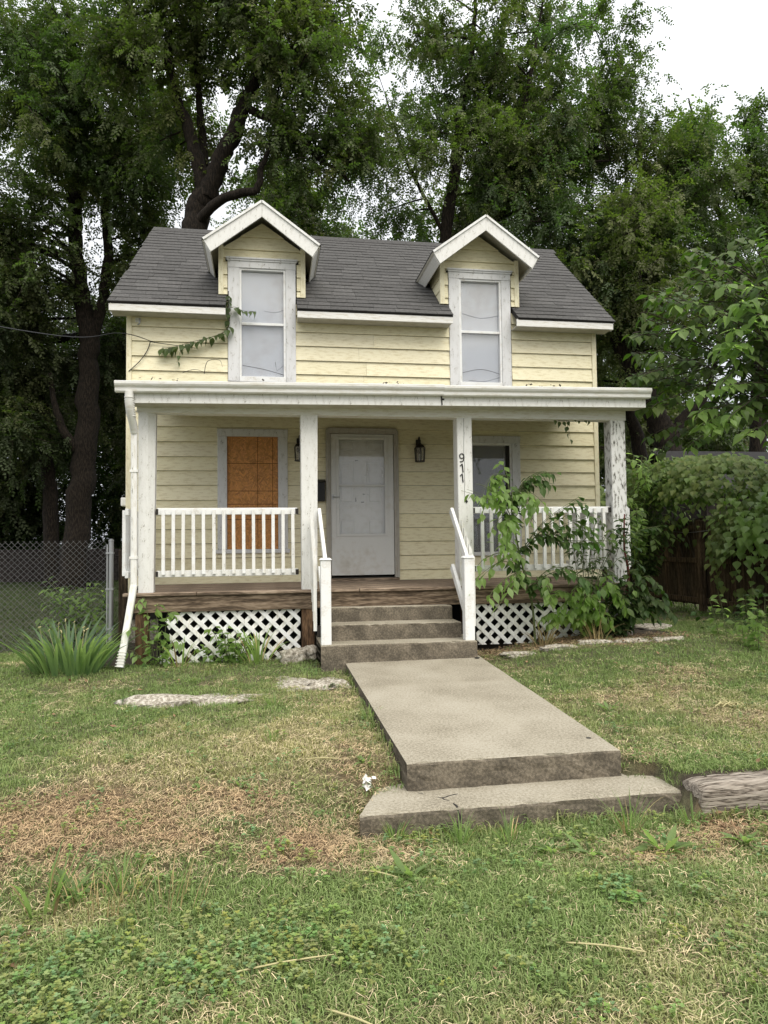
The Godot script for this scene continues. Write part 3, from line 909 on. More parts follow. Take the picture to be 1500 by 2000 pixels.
# ------------------------------------------------------------------ the porch
func porch(house: Node) -> void:
	# floor: boards along the front, the outermost with a nosing
	var fl := thing_part("porch_floor", house)
	var z := 0.05
	while z < 1.8:
		var b := MB.new()
		b.hull(Transform3D(Basis(), Vector3(3.35 + rng.randf_range(-0.01, 0.01), 0.951 + rng.randf_range(-0.0015, 0.0015), z + 0.0675)), Vector3(5.94, 0.036, 0.132), 0.004)
		part("floor_board", b, M.deck, fl)
		z += 0.1375
	for s in [[0.335, 1.12], [1.125, 2.95], [2.955, 6.345]]:
		box_part("floor_board", Vector3(s[0], 0.934, z + 0.003), Vector3(s[1], 0.971, 1.975), M.deck, fl, 0.006)
	var fa := thing_part("porch_skirt", house)
	box_part("skirt_board", Vector3(0.40, 0.752, 1.905), Vector3(2.46, 0.9325, 1.945), M.board, fa, 0.005)
	box_part("skirt_board", Vector3(2.465, 0.757, 1.90), Vector3(4.16, 0.9325, 1.937), M.board, fa, 0.005)
	box_part("skirt_board", Vector3(4.165, 0.752, 1.905), Vector3(6.30, 0.9325, 1.945), M.board, fa, 0.005)
	box_part("skirt_board", Vector3(0.38, 0.752, 0.05), Vector3(0.398, 0.9325, 1.93), M.board, fa)
	box_part("skirt_board", Vector3(6.302, 0.752, 0.05), Vector3(6.32, 0.9325, 1.93), M.board, fa)
	# supports under the floor
	box_part("support_post", Vector3(2.29, 0.02, 1.80), Vector3(2.435, 0.751, 1.93), M.wood_post, fa, 0.006)
	box_part("support_post", Vector3(0.46, 0.02, 1.78), Vector3(0.60, 0.751, 1.92), M.wood_post, fa, 0.006)
	box_part("support_post", Vector3(4.20, 0.02, 1.78), Vector3(4.33, 0.751, 1.92), M.wood_post, fa, 0.006)
	box_part("masonry_pier", Vector3(6.12, 0.1, 1.76), Vector3(6.335, 0.748, 1.96), M.white_flaking, fa, 0.015)
	# posts
	var pw := 0.098
	for p in [[0.486, 0.668, 0], [2.290, 2.490, 1], [4.158, 4.344, 1], [6.132, 6.325, 2]]:
		var b := MB.new()
		var mm: Material = M.white_chip if p[2] < 2 else M.white_flaking
		if p[2] == 0:
			# hewn post whose right-hand arris is cut away, less so towards the foot
			loft(b, [Vector2(0.486, 1.755), Vector2(0.486, 1.92), Vector2(0.588, 1.925), Vector2(0.668, 1.86), Vector2(0.668, 1.755)], 2.99, [Vector2(0.492, 1.755), Vector2(0.492, 1.92), Vector2(0.610, 1.92), Vector2(0.648, 1.885), Vector2(0.648, 1.755)], 0.972)
		else:
			var dx := 0.018 if p[0] < 3.0 else 0.0
			loft(b, chamfered(p[0], 1.735, p[1], 1.925, 0.008), 2.995, chamfered(p[0] + dx * 0.2, 1.735, p[1] - dx, 1.925, 0.008), 0.972)
		part("porch_post", b, mm, house)
	# the split down the third post
	var cr := MB.new()
	var py := 2.98
	var px := 4.243
	while py > 2.05:
		var nx := px + rng.randf_range(-0.006, 0.007)
		cr.bar(Vector3(px, py, 1.9255), Vector3(nx, py - 0.1, 1.9255), 0.004, 0.002)
		px = nx
		py -= 0.098
	part("split_in_post", cr, M.dark_gap, house)
	# beam, soffit, roof
	var rf := thing_part("porch_roof", house)
	box_part("beam", Vector3(0.47, 2.987, 1.775), Vector3(6.335, 3.25, 1.93), M.white_along, rf, 0.004)
	for x in [0.54, 1.5, 2.47, 3.4, 4.35, 5.3, 6.27]:
		var up: float = (x - 0.3) / 6.2 * 0.06
		bar_part("rafter", Vector3(x, 3.60 + up, 0.02), Vector3(x, 3.225 + up, 1.77), 0.045, 0.09, Vector3.RIGHT, M.ceiling, rf)
	var tip := func(x): return (x - 0.3) / 6.2 * 0.065     # the old porch roof hangs lower on the left
	for k in 12:  # low dark ceiling, added out of sight to shade the upper wall
		var f0 := k / 12.0
		var f1 := (k + 0.97) / 12.0
		var cb := MB.new()
		var c0 := Vector3(0.5, lerpf(3.372, 3.19, f0), lerpf(0.025, 1.77, f0))
		var c1 := Vector3(0.5, lerpf(3.372, 3.19, f1), lerpf(0.025, 1.77, f1))
		var wide := Vector3(5.8, 0.0, 0)
		var th := Vector3(0, 0.014, 0)
		slab(cb, [c0, c0 + wide, c1 + wide, c1], [c0 + th, c0 + wide + th, c1 + wide + th, c1 + th])
		part("added_ceiling_board", cb, M.ceiling, rf)
	var rb := MB.new()
	slab(rb, [Vector3(0.33, 3.18, 2.2), Vector3(6.48, 3.245, 2.2), Vector3(6.48, 3.765, 0.0), Vector3(0.33, 3.705, 0.0)], [Vector3(0.33, 3.235, 2.2), Vector3(6.48, 3.30, 2.2), Vector3(6.48, 3.82, 0.0), Vector3(0.33, 3.76, 0.0)])
	part("roof_deck", rb, M.ceiling, rf)
	for r in 14:
		var f0 := r / 14.0
		var f1 := minf((r + 1.4) / 14.0, 1.0)
		var st := MB.new()
		var pts := []
		for q in [[f0, 0.0015], [f1, 0.001], [f0, 0.012], [f1, 0.003]]:
			var zz: float = lerpf(2.235, 0.0, q[0])
			pts.append(Vector3(0.315, lerpf(3.23, 3.76, q[0]) + q[1], zz))
			pts.append(Vector3(6.495, lerpf(3.295, 3.82, q[0]) + q[1], zz))
		slab(st, [pts[0], pts[1], pts[3], pts[2]], [pts[4], pts[5], pts[7], pts[6]])
		part("shingle_strip", st, M["shingle%d" % (r % 4)], rf)
	var so := MB.new()
	slab(so, [Vector3(0.42, 3.045, 1.931), Vector3(6.46, 3.11, 1.931), Vector3(6.46, 3.11, 2.165), Vector3(0.42, 3.045, 2.165)], [Vector3(0.42, 3.057, 1.931), Vector3(6.46, 3.122, 1.931), Vector3(6.46, 3.122, 2.165), Vector3(0.42, 3.057, 2.165)])
	part("soffit", so, M.soffit, rf)
	for s in [[0.41, 3.905], [3.912, 6.46]]:
		var fb := MB.new()
		var a: float = s[0]
		var c: float = s[1]
		slab(fb, [Vector3(a, 3.04 + tip.call(a), 2.166), Vector3(c, 3.04 + tip.call(c), 2.166), Vector3(c, 3.23 + tip.call(c), 2.166), Vector3(a, 3.23 + tip.call(a), 2.166)], [Vector3(a, 3.04 + tip.call(a), 2.19), Vector3(c, 3.04 + tip.call(c), 2.19), Vector3(c, 3.23 + tip.call(c), 2.19), Vector3(a, 3.23 + tip.call(a), 2.19)])
		part("fascia_board", fb, M.white_chip, rf)
	var rot := MB.new()
	rot.bar(Vector3(3.905, 3.20, 2.193), Vector3(3.912, 3.085, 2.193), 0.014, 0.006)
	rot.hull(Transform3D(Basis(), Vector3(3.925, 3.15, 2.192)), Vector3(0.03, 0.02, 0.006))
	part("rotten_notch", rot, M.dark_gap, rf)
	# gutter: an ogee trough in two lengths
	var prof := PackedVector2Array([Vector2(0.0, 0.0), Vector2(0.055, 0.0), Vector2(0.065, 0.012), Vector2(0.068, 0.045), Vector2(0.088, 0.066), Vector2(0.098, 0.085), Vector2(0.099, 0.112), Vector2(0.088, 0.118), Vector2(0.084, 0.113), Vector2(0.092, 0.107), Vector2(0.091, 0.088), Vector2(0.081, 0.072), Vector2(0.060, 0.048), Vector2(0.057, 0.016), Vector2(0.05, 0.008), Vector2(0.006, 0.008), Vector2(0.006, 0.13), Vector2(0.0, 0.13)])
	for s in [[0.300, 0.955, 0.0], [0.953, 3.925, 0.003], [3.923, 6.495, -0.003]]:
		var g := MB.new()
		g.extrude(prof, Vector3(s[0], 3.145 + tip.call(s[0]) + s[2], 2.192), Vector3(s[1], 3.145 + tip.call(s[1]) + s[2], 2.192), Vector3(0, 0, 1), Vector3.UP)
		part("gutter", g, M.gutter, rf)
	# dead leaves lying in the gutter and on the porch roof's edge
	var dl := MB.new()
	for i in 28:
		var x: float = [rng.randf_range(0.5, 1.9), rng.randf_range(3.2, 3.6), rng.randf_range(4.8, 5.4)][i % 3]
		var c := Vector3(x, 3.30 + tip.call(x) * 1.0 + rng.randf_range(-0.01, 0.012), rng.randf_range(2.14, 2.24))
		var u := Vector3(rng.randfn(), rng.randfn() * 0.4, rng.randfn()).normalized() * rng.randf_range(0.010, 0.028)
		var p := Vector3(rng.randfn(), rng.randfn() * 0.4, rng.randfn()).normalized() * 0.014
		dl.quad(c - u, c - p, c + u, c + p)
	part("dead_leaves", dl, M.twig, rf).set_meta("kind", "stuff")
	# downspout
	var ds := thing_part("downspout", house)
	var d1 := MB.new()
	d1.tube(PackedVector3Array([Vector3(0.445, 3.15, 2.24), Vector3(0.445, 3.04, 2.235), Vector3(0.45, 2.93, 2.19), Vector3(0.462, 2.82, 2.09), Vector3(0.467, 2.74, 2.05)]), PackedFloat32Array([0.046, 0.046, 0.045, 0.043, 0.042]), 10)
	for i in 9:
		var f := i / 8.0
		var c := Vector3(0.445, 3.09, 2.238).lerp(Vector3(0.455, 2.90, 2.165), f)
		d1.tube(PackedVector3Array([c + Vector3(0, 0.006, 0), c - Vector3(0, 0.006, 0)]), PackedFloat32Array([0.051, 0.051]), 12)
	part("ribbed_elbow", d1, M.gutter, ds)
	bar_part("pipe", Vector3(0.466, 2.76, 2.045), Vector3(0.468, 1.03, 2.05), 0.066, 0.052, Vector3.RIGHT, M.white_aged, ds, 0.008)
	bar_part("flaking_strip", Vector3(0.452, 2.62, 2.0725), Vector3(0.455, 1.45, 2.0775), 0.012, 0.002, Vector3.RIGHT, M.white_flaking, ds)
	bar_part("pipe", Vector3(0.470, 1.07, 2.05), Vector3(0.39, 0.40, 2.20), 0.07, 0.056, Vector3.RIGHT, M.white_aged, ds, 0.008)
	bar_part("pipe", Vector3(0.398, 0.46, 2.185), Vector3(0.365, 0.215, 2.245), 0.074, 0.06, Vector3.RIGHT, M.gutter, ds, 0.01)
	for i in 6:
		var c := Vector3(0.386, 0.37, 2.207).lerp(Vector3(0.362, 0.225, 2.243), i / 5.0)
		bar_part("rib", c, c + Vector3(-0.001, -0.008, 0.002), 0.084, 0.07, Vector3.RIGHT, M.gutter, ds)
	for y in [2.3, 1.35]:
		box_part("strap", Vector3(0.425, y, 2.01), Vector3(0.51, y + 0.03, 2.08), M.white_aged, ds)
	# railings: two in front, one at each end
	railing(house, 0.670, 2.262, 0.735, 0.1109, 14)
	railing(house, 4.348, 6.128, 4.445, 0.1109, 15)
	for e in [[0.36, -1.0], [6.345, 1.0]]:
		var r := thing_part("end_railing", house)
		box_part("rail", Vector3(e[0] - 0.018, 1.835, 0.03), Vector3(e[0] + 0.018, 1.91, 1.88), M.white, r, 0.004)
		box_part("rail", Vector3(e[0] - 0.018, 1.135, 0.03), Vector3(e[0] + 0.018, 1.21, 1.88), M.white, r, 0.004)
		var zz := 0.12
		while zz < 1.86:
			box_part("baluster", Vector3(e[0] + e[1] * 0.037 - 0.0185, 1.16, zz), Vector3(e[0] + e[1] * 0.037 + 0.0185, 1.895, zz + 0.036), M.white, r)
			zz += 0.112
	lattice(house, 0.70, 2.275, 0.135, 0.775, 1.885, 0.05)
	lattice(house, 4.36, 6.115, 0.27, 0.79, 1.885, 0.0)
	box_part("lattice_shade_sheet", Vector3(0.62, 0.02, 1.30), Vector3(6.1, 0.75, 1.32), M.shade_backing, house)  # near-black sheet standing for the shade under the porch floor
	# handrails of the steps
	stair_rail(house, 1.0, 4.083, 4.07, 4.155)
	stair_rail(house, -1.0, 2.515, 2.497, 2.405)


func chamfered(x0: float, z0: float, x1: float, z1: float, c: float) -> Array:
	return [Vector2(x0 + c, z0), Vector2(x0, z0 + c), Vector2(x0, z1 - c), Vector2(x0 + c, z1), Vector2(x1 - c, z1), Vector2(x1, z1 - c), Vector2(x1, z0 + c), Vector2(x1 - c, z0)]


func loft(b: MB, top: Array, yt: float, foot: Array, yb: float) -> void:
	var mid := Vector3.ZERO
	var k := top.size()
	for i in k:
		mid += (Vector3(top[i].x, yt, top[i].y) + Vector3(foot[i].x, yb, foot[i].y)) / (2.0 * k)
	var steps := 5
	for i in k:
		var j := (i + 1) % k
		for s in steps:
			var f := float(s) / steps
			var g := float(s + 1) / steps
			var at := func(n, w): return Vector3(lerpf(foot[n].x, top[n].x, w), lerpf(yb, yt, w), lerpf(foot[n].y, top[n].y, w))
			b.quad(at.call(i, f), at.call(j, f), at.call(j, g), at.call(i, g), Vector3(mid.x, (at.call(i, f).y + at.call(i, g).y) / 2.0, mid.z))
	for i in range(1, k - 1):
		b.tri(Vector3(top[0].x, yt, top[0].y), Vector3(top[i].x, yt, top[i].y), Vector3(top[i + 1].x, yt, top[i + 1].y), mid)
		b.tri(Vector3(foot[0].x, yb, foot[0].y), Vector3(foot[i].x, yb, foot[i].y), Vector3(foot[i + 1].x, yb, foot[i + 1].y), mid)


func railing(house: Node, x0: float, x1: float, first: float, pitch: float, k: int) -> void:
	var r := thing_part("porch_railing", house)
	box_part("rail", Vector3(x0 + 0.012, 1.838, 1.84), Vector3(x1 - 0.012, 1.915, 1.878), M.white, r, 0.004)
	box_part("rail", Vector3(x0 + 0.008, 1.138, 1.84), Vector3(x1 - 0.008, 1.212, 1.878), M.white_chip, r, 0.004)
	for i in k:
		var x := first + i * pitch + rng.randf_range(-0.004, 0.004)
		var t := rng.randf_range(-0.004, 0.004)
		bar_part("baluster", Vector3(x + 0.018 + t, 1.168, 1.897), Vector3(x + 0.018, 1.895 + rng.randf_range(-0.006, 0.006), 1.897), 0.036, 0.036, Vector3.RIGHT, [M.white, M.white_aged, M.white_chip][rng.randi_range(0, 2)], r)
	for e in [[x0, x0 + 0.028], [x1 - 0.036, x1]]:
		for y in [[1.842, 1.905], [1.145, 1.205]]:
			box_part("bracket", Vector3(e[0], y[0], 1.832), Vector3(e[1], y[1], 1.8835), M.iron, r)


func lattice(house: Node, x0: float, x1: float, y0: float, y1: float, z: float, ragged: float) -> void:
	var l := thing_part("lattice_panel", house)
	var area := rect(x0, y0, x1, y1)
	if ragged > 0.0:   # broken away at the upper left corner
		area = PackedVector2Array([Vector2(x0 + 0.02, y0), Vector2(x1, y0 + 0.03), Vector2(x1, y1), Vector2(x0 + 0.16, y1), Vector2(x0 + 0.07, y1 - 0.14), Vector2(x0 + 0.12, y1 - 0.22), Vector2(x0 + 0.14, y1 - 0.42), Vector2(x0, y1 - 0.52)])
	for way in [1.0, -1.0]:
		var o := -0.8
		while o < x1 - x0 + 0.8:
			var c := Vector2(x0 + o + rng.randf_range(-0.006, 0.006), (y0 + y1) / 2.0)
			var u := Vector2(way, 1).normalized() * 1.2
			var p := Vector2(-u.y, u.x).normalized() * 0.0225
			for cut in Geometry2D.intersect_polygons(PackedVector2Array([c - u - p, c + u - p, c + u + p, c - u + p]), area):
				var b := MB.new()
				var zf := z + (0.012 if way > 0.0 else 0.0255)
				b.extrude(cut, Vector3(0, 0, zf - 0.012), Vector3(0, 0, zf), Vector3.RIGHT, Vector3.UP)
				part("slat", b, [M.white, M.white_aged, M.white_chip][rng.randi_range(0, 2)], l)
			o += 0.1585


func stair_rail(house: Node, side: float, nx: float, rx: float, bx: float) -> void:
	var r := thing_part("stair_railing", house)
	box_part("newel", Vector3(nx - 0.054, 0.42, 2.50), Vector3(nx + 0.054, 1.318, 2.61), M.white, r, 0.004)
	var cap := MB.new()
	loft(cap, chamfered(nx - 0.045, 2.512, nx + 0.045, 2.598, 0.01), 1.34, chamfered(nx - 0.068, 2.487, nx + 0.068, 2.623, 0.004), 1.322)
	part("cap", cap, M.white, r)
	bar_part("rail", Vector3(rx, 1.875, 1.93), Vector3(nx, 1.315, 2.515), 0.038, 0.085, Vector3.RIGHT, M.white, r, 0.004)
	bar_part("rail", Vector3(rx, 1.21, 1.93), Vector3(nx, 0.64, 2.515), 0.038, 0.085, Vector3.RIGHT, M.white, r, 0.004)
	for i in 6:
		var z := 2.0 + i * 0.098
		var f := (z - 1.93) / 0.585
		var y1 := lerpf(1.875, 1.315, f) + 0.005
		var y0 := lerpf(1.21, 0.64, f) - 0.1
		var b := MB.new()
		# pickets with slanted heads, nailed on the outer side
		slab(b, [Vector3(bx - 0.018, y0, z), Vector3(bx + 0.018, y0, z), Vector3(bx + 0.018, y0, z + 0.036), Vector3(bx - 0.018, y0, z + 0.036)], [Vector3(bx - 0.018, y1 + (0.03 if side > 0 else -0.02), z), Vector3(bx + 0.018, y1 + (-0.02 if side > 0 else 0.03), z), Vector3(bx + 0.018, y1 + (-0.02 if side > 0 else 0.03), z + 0.036), Vector3(bx - 0.018, y1 + (0.03 if side > 0 else -0.02), z + 0.036)])
		part("picket", b, M.white_aged, r)
	box_part("bracket", Vector3(minf(nx, bx) + (0.056 if side > 0 else 0.02), 0.97 if side > 0 else 0.50, 2.505), Vector3(minf(nx, bx) + (0.072 if side > 0 else 0.056), 1.25 if side > 0 else 0.62, 2.54), M.iron, r)


# ------------------------------------------------------------------ things on the house
func lantern(x: float, label: String) -> void:
	var o := thing("wall_lantern", label, "wall lamp", Vector3(x, 2.664, 0.0), "lanterns on the porch wall")
	var b := MB.new()
	b.hull(Transform3D(Basis(), Vector3(0, 0.24, 0.021)), Vector3(0.075, 0.20, 0.02), 0.008)
	part("back_plate", b, M.iron, o)
	tube_part("arm", bend([Vector3(0, 0.24, 0.03), Vector3(0, 0.34, 0.045), Vector3(0, 0.365, 0.085), Vector3(0, 0.33, 0.115), Vector3(0, 0.27, 0.118)], 4), Array(taper(17, 0.011, 0.009)), 8, M.iron, o)
	var roof := MB.new()
	for f in [[0.205, 0.082, 0.235, 0.062], [0.235, 0.062, 0.262, 0.028], [0.262, 0.028, 0.285, 0.012]]:
		for k in 6:
			var a := TAU * k / 6.0 + 0.52
			var c := TAU * (k + 1) / 6.0 + 0.52
			var at := func(r, y, an): return Vector3(r * cos(an), y, 0.118 + r * sin(an))
			roof.quad(at.call(f[1], f[0], a), at.call(f[1], f[0], c), at.call(f[3], f[2], c), at.call(f[3], f[2], a), Vector3(0, (f[0] + f[2]) / 2.0, 0.118))
	part("hood", roof, M.iron, o)
	for k in 6:
		var a := TAU * k / 6.0 + 0.52
		var c := a + TAU / 6.0
		bar_part("rib", Vector3(0.066 * cos(a), 0.012, 0.118 + 0.066 * sin(a)), Vector3(0.078 * cos(a), 0.205, 0.118 + 0.078 * sin(a)), 0.012, 0.012, Vector3.RIGHT, M.iron, o)
		var g := MB.new()
		g.quad(Vector3(0.064 * cos(a), 0.012, 0.118 + 0.064 * sin(a)), Vector3(0.064 * cos(c), 0.012, 0.118 + 0.064 * sin(c)), Vector3(0.074 * cos(c), 0.205, 0.118 + 0.074 * sin(c)), Vector3(0.074 * cos(a), 0.205, 0.118 + 0.074 * sin(a)), Vector3(0, 0.1, 0.118))
		part("pane", g, M.lantern_glass, o)
	var base := MB.new()
	base.tube(PackedVector3Array([Vector3(0, 0.0, 0.118), Vector3(0, 0.012, 0.118)]), PackedFloat32Array([0.07, 0.074]), 6)
	part("base", base, M.iron, o)
	tube_part("candle", [Vector3(0, 0.012, 0.118), Vector3(0, 0.11, 0.118)], [0.014, 0.014], 8, M.white, o)


func fittings() -> void:
	lantern(4.09, "black six-sided coach lantern on the yellow wall right of the white door")
	lantern(2.36, "black coach lantern left of the door, mostly hidden behind the second porch post")
	var o := thing("mailbox", "small black mailbox on the wall left of the white door", "mailbox", Vector3(2.60, 2.10, 0.02))
	box_part("body", Vector3(-0.13, 0, 0), Vector3(0.115, 0.27, 0.095), M.black, o, 0.006)
	var lid := MB.new()
	lid.hull(Transform3D(Basis(Vector3.RIGHT, 0.35), Vector3(-0.007, 0.288, 0.052)), Vector3(0.262, 0.014, 0.125), 0.004)
	part("lid", lid, M.black, o)
	# the number on the third post: figures one above another
	o = thing("house_number", "black metal house number 911 down the third porch post", "house number", Vector3(4.215, 2.40, 1.927))
	var font := SystemFont.new()
	font.font_names = PackedStringArray(["Droid Sans"])
	for f in [["9", -0.005, 0.10, 0.0], ["1", 0.002, -0.025, 0.10], ["1", 0.0, -0.145, 0.10]]:
		var t := TextMesh.new()
		t.font = font
		t.text = f[0]
		t.font_size = 32
		t.pixel_size = 0.142 / 32.0
		t.depth = 0.006
		var p := part("digit", t, M.black, o)
		p.position = Vector3(f[1], f[2], 0.003)
		p.rotation.z = f[3]
	var dm := MB.new()
	dm.extrude(PackedVector2Array([Vector2(0, -0.024), Vector2(0.019, 0), Vector2(0, 0.024), Vector2(-0.019, 0)]), Vector3(0.045, -0.42, 0.0), Vector3(0.045, -0.42, 0.003), Vector3.RIGHT, Vector3.UP)
	part("diamond_mark", dm, M.black, o)
	o = thing("cable_anchor", "small white porcelain cable anchor under the eave at the upper left corner", "insulator", Vector3(0.155, 4.60, 0.012))
	box_part("plate", Vector3(-0.035, -0.01, 0), Vector3(0.035, 0.055, 0.012), M.white_aged, o, 0.003)
	tube_part("hook", bend([Vector3(0.02, 0.04, 0.012), Vector3(0.03, 0.02, 0.05), Vector3(0.025, -0.04, 0.055), Vector3(0.0, -0.05, 0.03)], 4), Array(taper(13, 0.012, 0.009)), 8, M.steel, o)
	# cable from the left up to the wall
	o = thing("overhead_cable", "thin black service cable running from the trees to the upper left wall", "cable", Vector3(0.38, 4.31, 0.03))
	tube_part("strand", bend([Vector3.ZERO, Vector3(-0.45, 0.10, 0.06), Vector3(-1.55, 0.39, -1.2), Vector3(-5.2, 2.1, -6.0), Vector3(-12, 5.2, -14.0)], 8), Array(taper(33, 0.005, 0.010)), 6, M.cable, o)
	tube_part("drop_wire", bend([Vector3(-0.06, 0.01, 0.0), Vector3(-0.10, -0.12, 0.01), Vector3(-0.20, -0.27, 0.01), Vector3(-0.345, -0.41, 0.0)], 5), Array(taper(16, 0.006, 0.006)), 5, M.cable, o)
	tube_part("tail", bend([Vector3(-0.06, 0.01, 0.005), Vector3(0.1, -0.01, 0.005), Vector3(0.55, -0.06, 0.0)], 4), Array(taper(9, 0.006, 0.004)), 5, M.cable, o)
	o = thing("utility_box", "small white junction box on the left corner of the house", "junction box", Vector3(-0.03, 2.05, -0.25))
	box_part("box", Vector3(-0.06, 0, 0), Vector3(0.035, 0.12, 0.14), M.white_aged, o, 0.01)


# ------------------------------------------------------------------ steps, path, stones
# a cast block with rounded top edges and a slightly uneven face: x0..x1, top y, z0..z1
func cast(x0: float, x1: float, y0: float, y1: float, z0: float, z1: float, tilt: float, chips: int, round_ := 0.022) -> Array:
	var nz := noise(int(x0 * 100 + z1 * 37), 3.0, 3)
	var top := MB.new()
	var side := MB.new()
	var prof := [Vector2(z0, y1), Vector2(z1 - round_, y1), Vector2(z1 - round_ * 0.35, y1 - round_ * 0.3), Vector2(z1, y1 - round_)]
	var down := 5
	var zp := 8
	var nx := int((x1 - x0) / 0.06)
	var grid := []
	for i in nx + 1:
		var f := float(i) / nx
		var x := lerpf(x0, x1, f)
		var edge := smoothstep(0.0, 0.03, minf(x - x0, x1 - x))
		var row := []
		for j in zp:
			var g := float(j) / zp
			row.append(Vector3(x, y1 + nz.get_noise_2d(x * 2.0, g * 2.0) * 0.005, lerpf(z0, z1 - round_, g)))
		for j in 3:
			var q: Vector2 = prof[j + 1]
			var bite := maxf(0.0, nz.get_noise_2d(x * 9.0, 7.0 + j) - 0.12) * 0.03 * (1.0 if chips else 0.4)
			row.append(Vector3(x, q.y - bite, q.x - bite))
		for j in down:
			var g := float(j + 1) / down
			row.append(Vector3(x, lerpf(y1 - round_, y0, g), z1 + nz.get_noise_2d(x * 5.0, g * 6.0) * 0.008))
		for p in row.size():
			row[p] += Vector3(0, (tilt * (f - 0.5)) - (1.0 - edge) * 0.008, -(1.0 - edge) * 0.008 if p >= zp else 0.0)
		grid.append(row)
	for i in nx:
		for j in grid[0].size() - 1:
			var b := top if j < zp + 1 else side
			var mid := Vector3((x0 + x1) / 2, (y0 + y1) / 2 - 0.05, (z0 + z1) / 2)
			b.quad(grid[i][j], grid[i + 1][j], grid[i + 1][j + 1], grid[i][j + 1], mid)
	for e in [0, nx]:
		var mid := Vector3((x0 + x1) / 2, 0, 0)
		for j in zp + 1:
			var a: Vector3 = grid[e][j]
			var c: Vector3 = grid[e][j + 1]
			side.quad(a, c, Vector3(c.x, y0, c.z), Vector3(a.x, y0, a.z), Vector3((x0 + x1) / 2, a.y, a.z))
		for j in range(zp + 1, zp + 2 + down):
			var a: Vector3 = grid[e][j]
			var c: Vector3 = grid[e][j + 1]
			side.tri(a, c, Vector3(a.x, c.y, z0), Vector3((x0 + x1) / 2, a.y, a.z))
	return [top, side]


func boulder(called: String, label: String, c: Vector3, r: Vector3, rough: float, seed_: int, category := "stone", group := "") -> MeshInstance3D:
	var nz := noise(seed_, 1.0, 4)
	var st := SurfaceTool.new()
	var rings := 14
	var segs := 26
	st.begin(Mesh.PRIMITIVE_TRIANGLES)
	var at := func(i, j):
		var a: float = PI * i / rings
		var b: float = TAU * (j % segs) / segs
		var d := Vector3(sin(a) * cos(b), cos(a), sin(a) * sin(b))
		var boxy := 1.0 / maxf(0.72, maxf(absf(d.x), maxf(absf(d.y), absf(d.z))))
		return d * r * lerpf(1.0, boxy, 0.55) * (1.0 + rough * nz.get_noise_3dv(d * 1.3))
	for i in rings:
		for j in segs:
			var q := [at.call(i, j), at.call(i, j + 1), at.call(i + 1, j + 1), at.call(i + 1, j)]
			for k in [0, 1, 2, 0, 2, 3]:
				st.add_vertex(q[k])
	st.index()
	st.generate_normals()
	var o := part(called, st.commit(), M.stone, self)
	o.position = c
	tag(o, label, category, group)
	return o


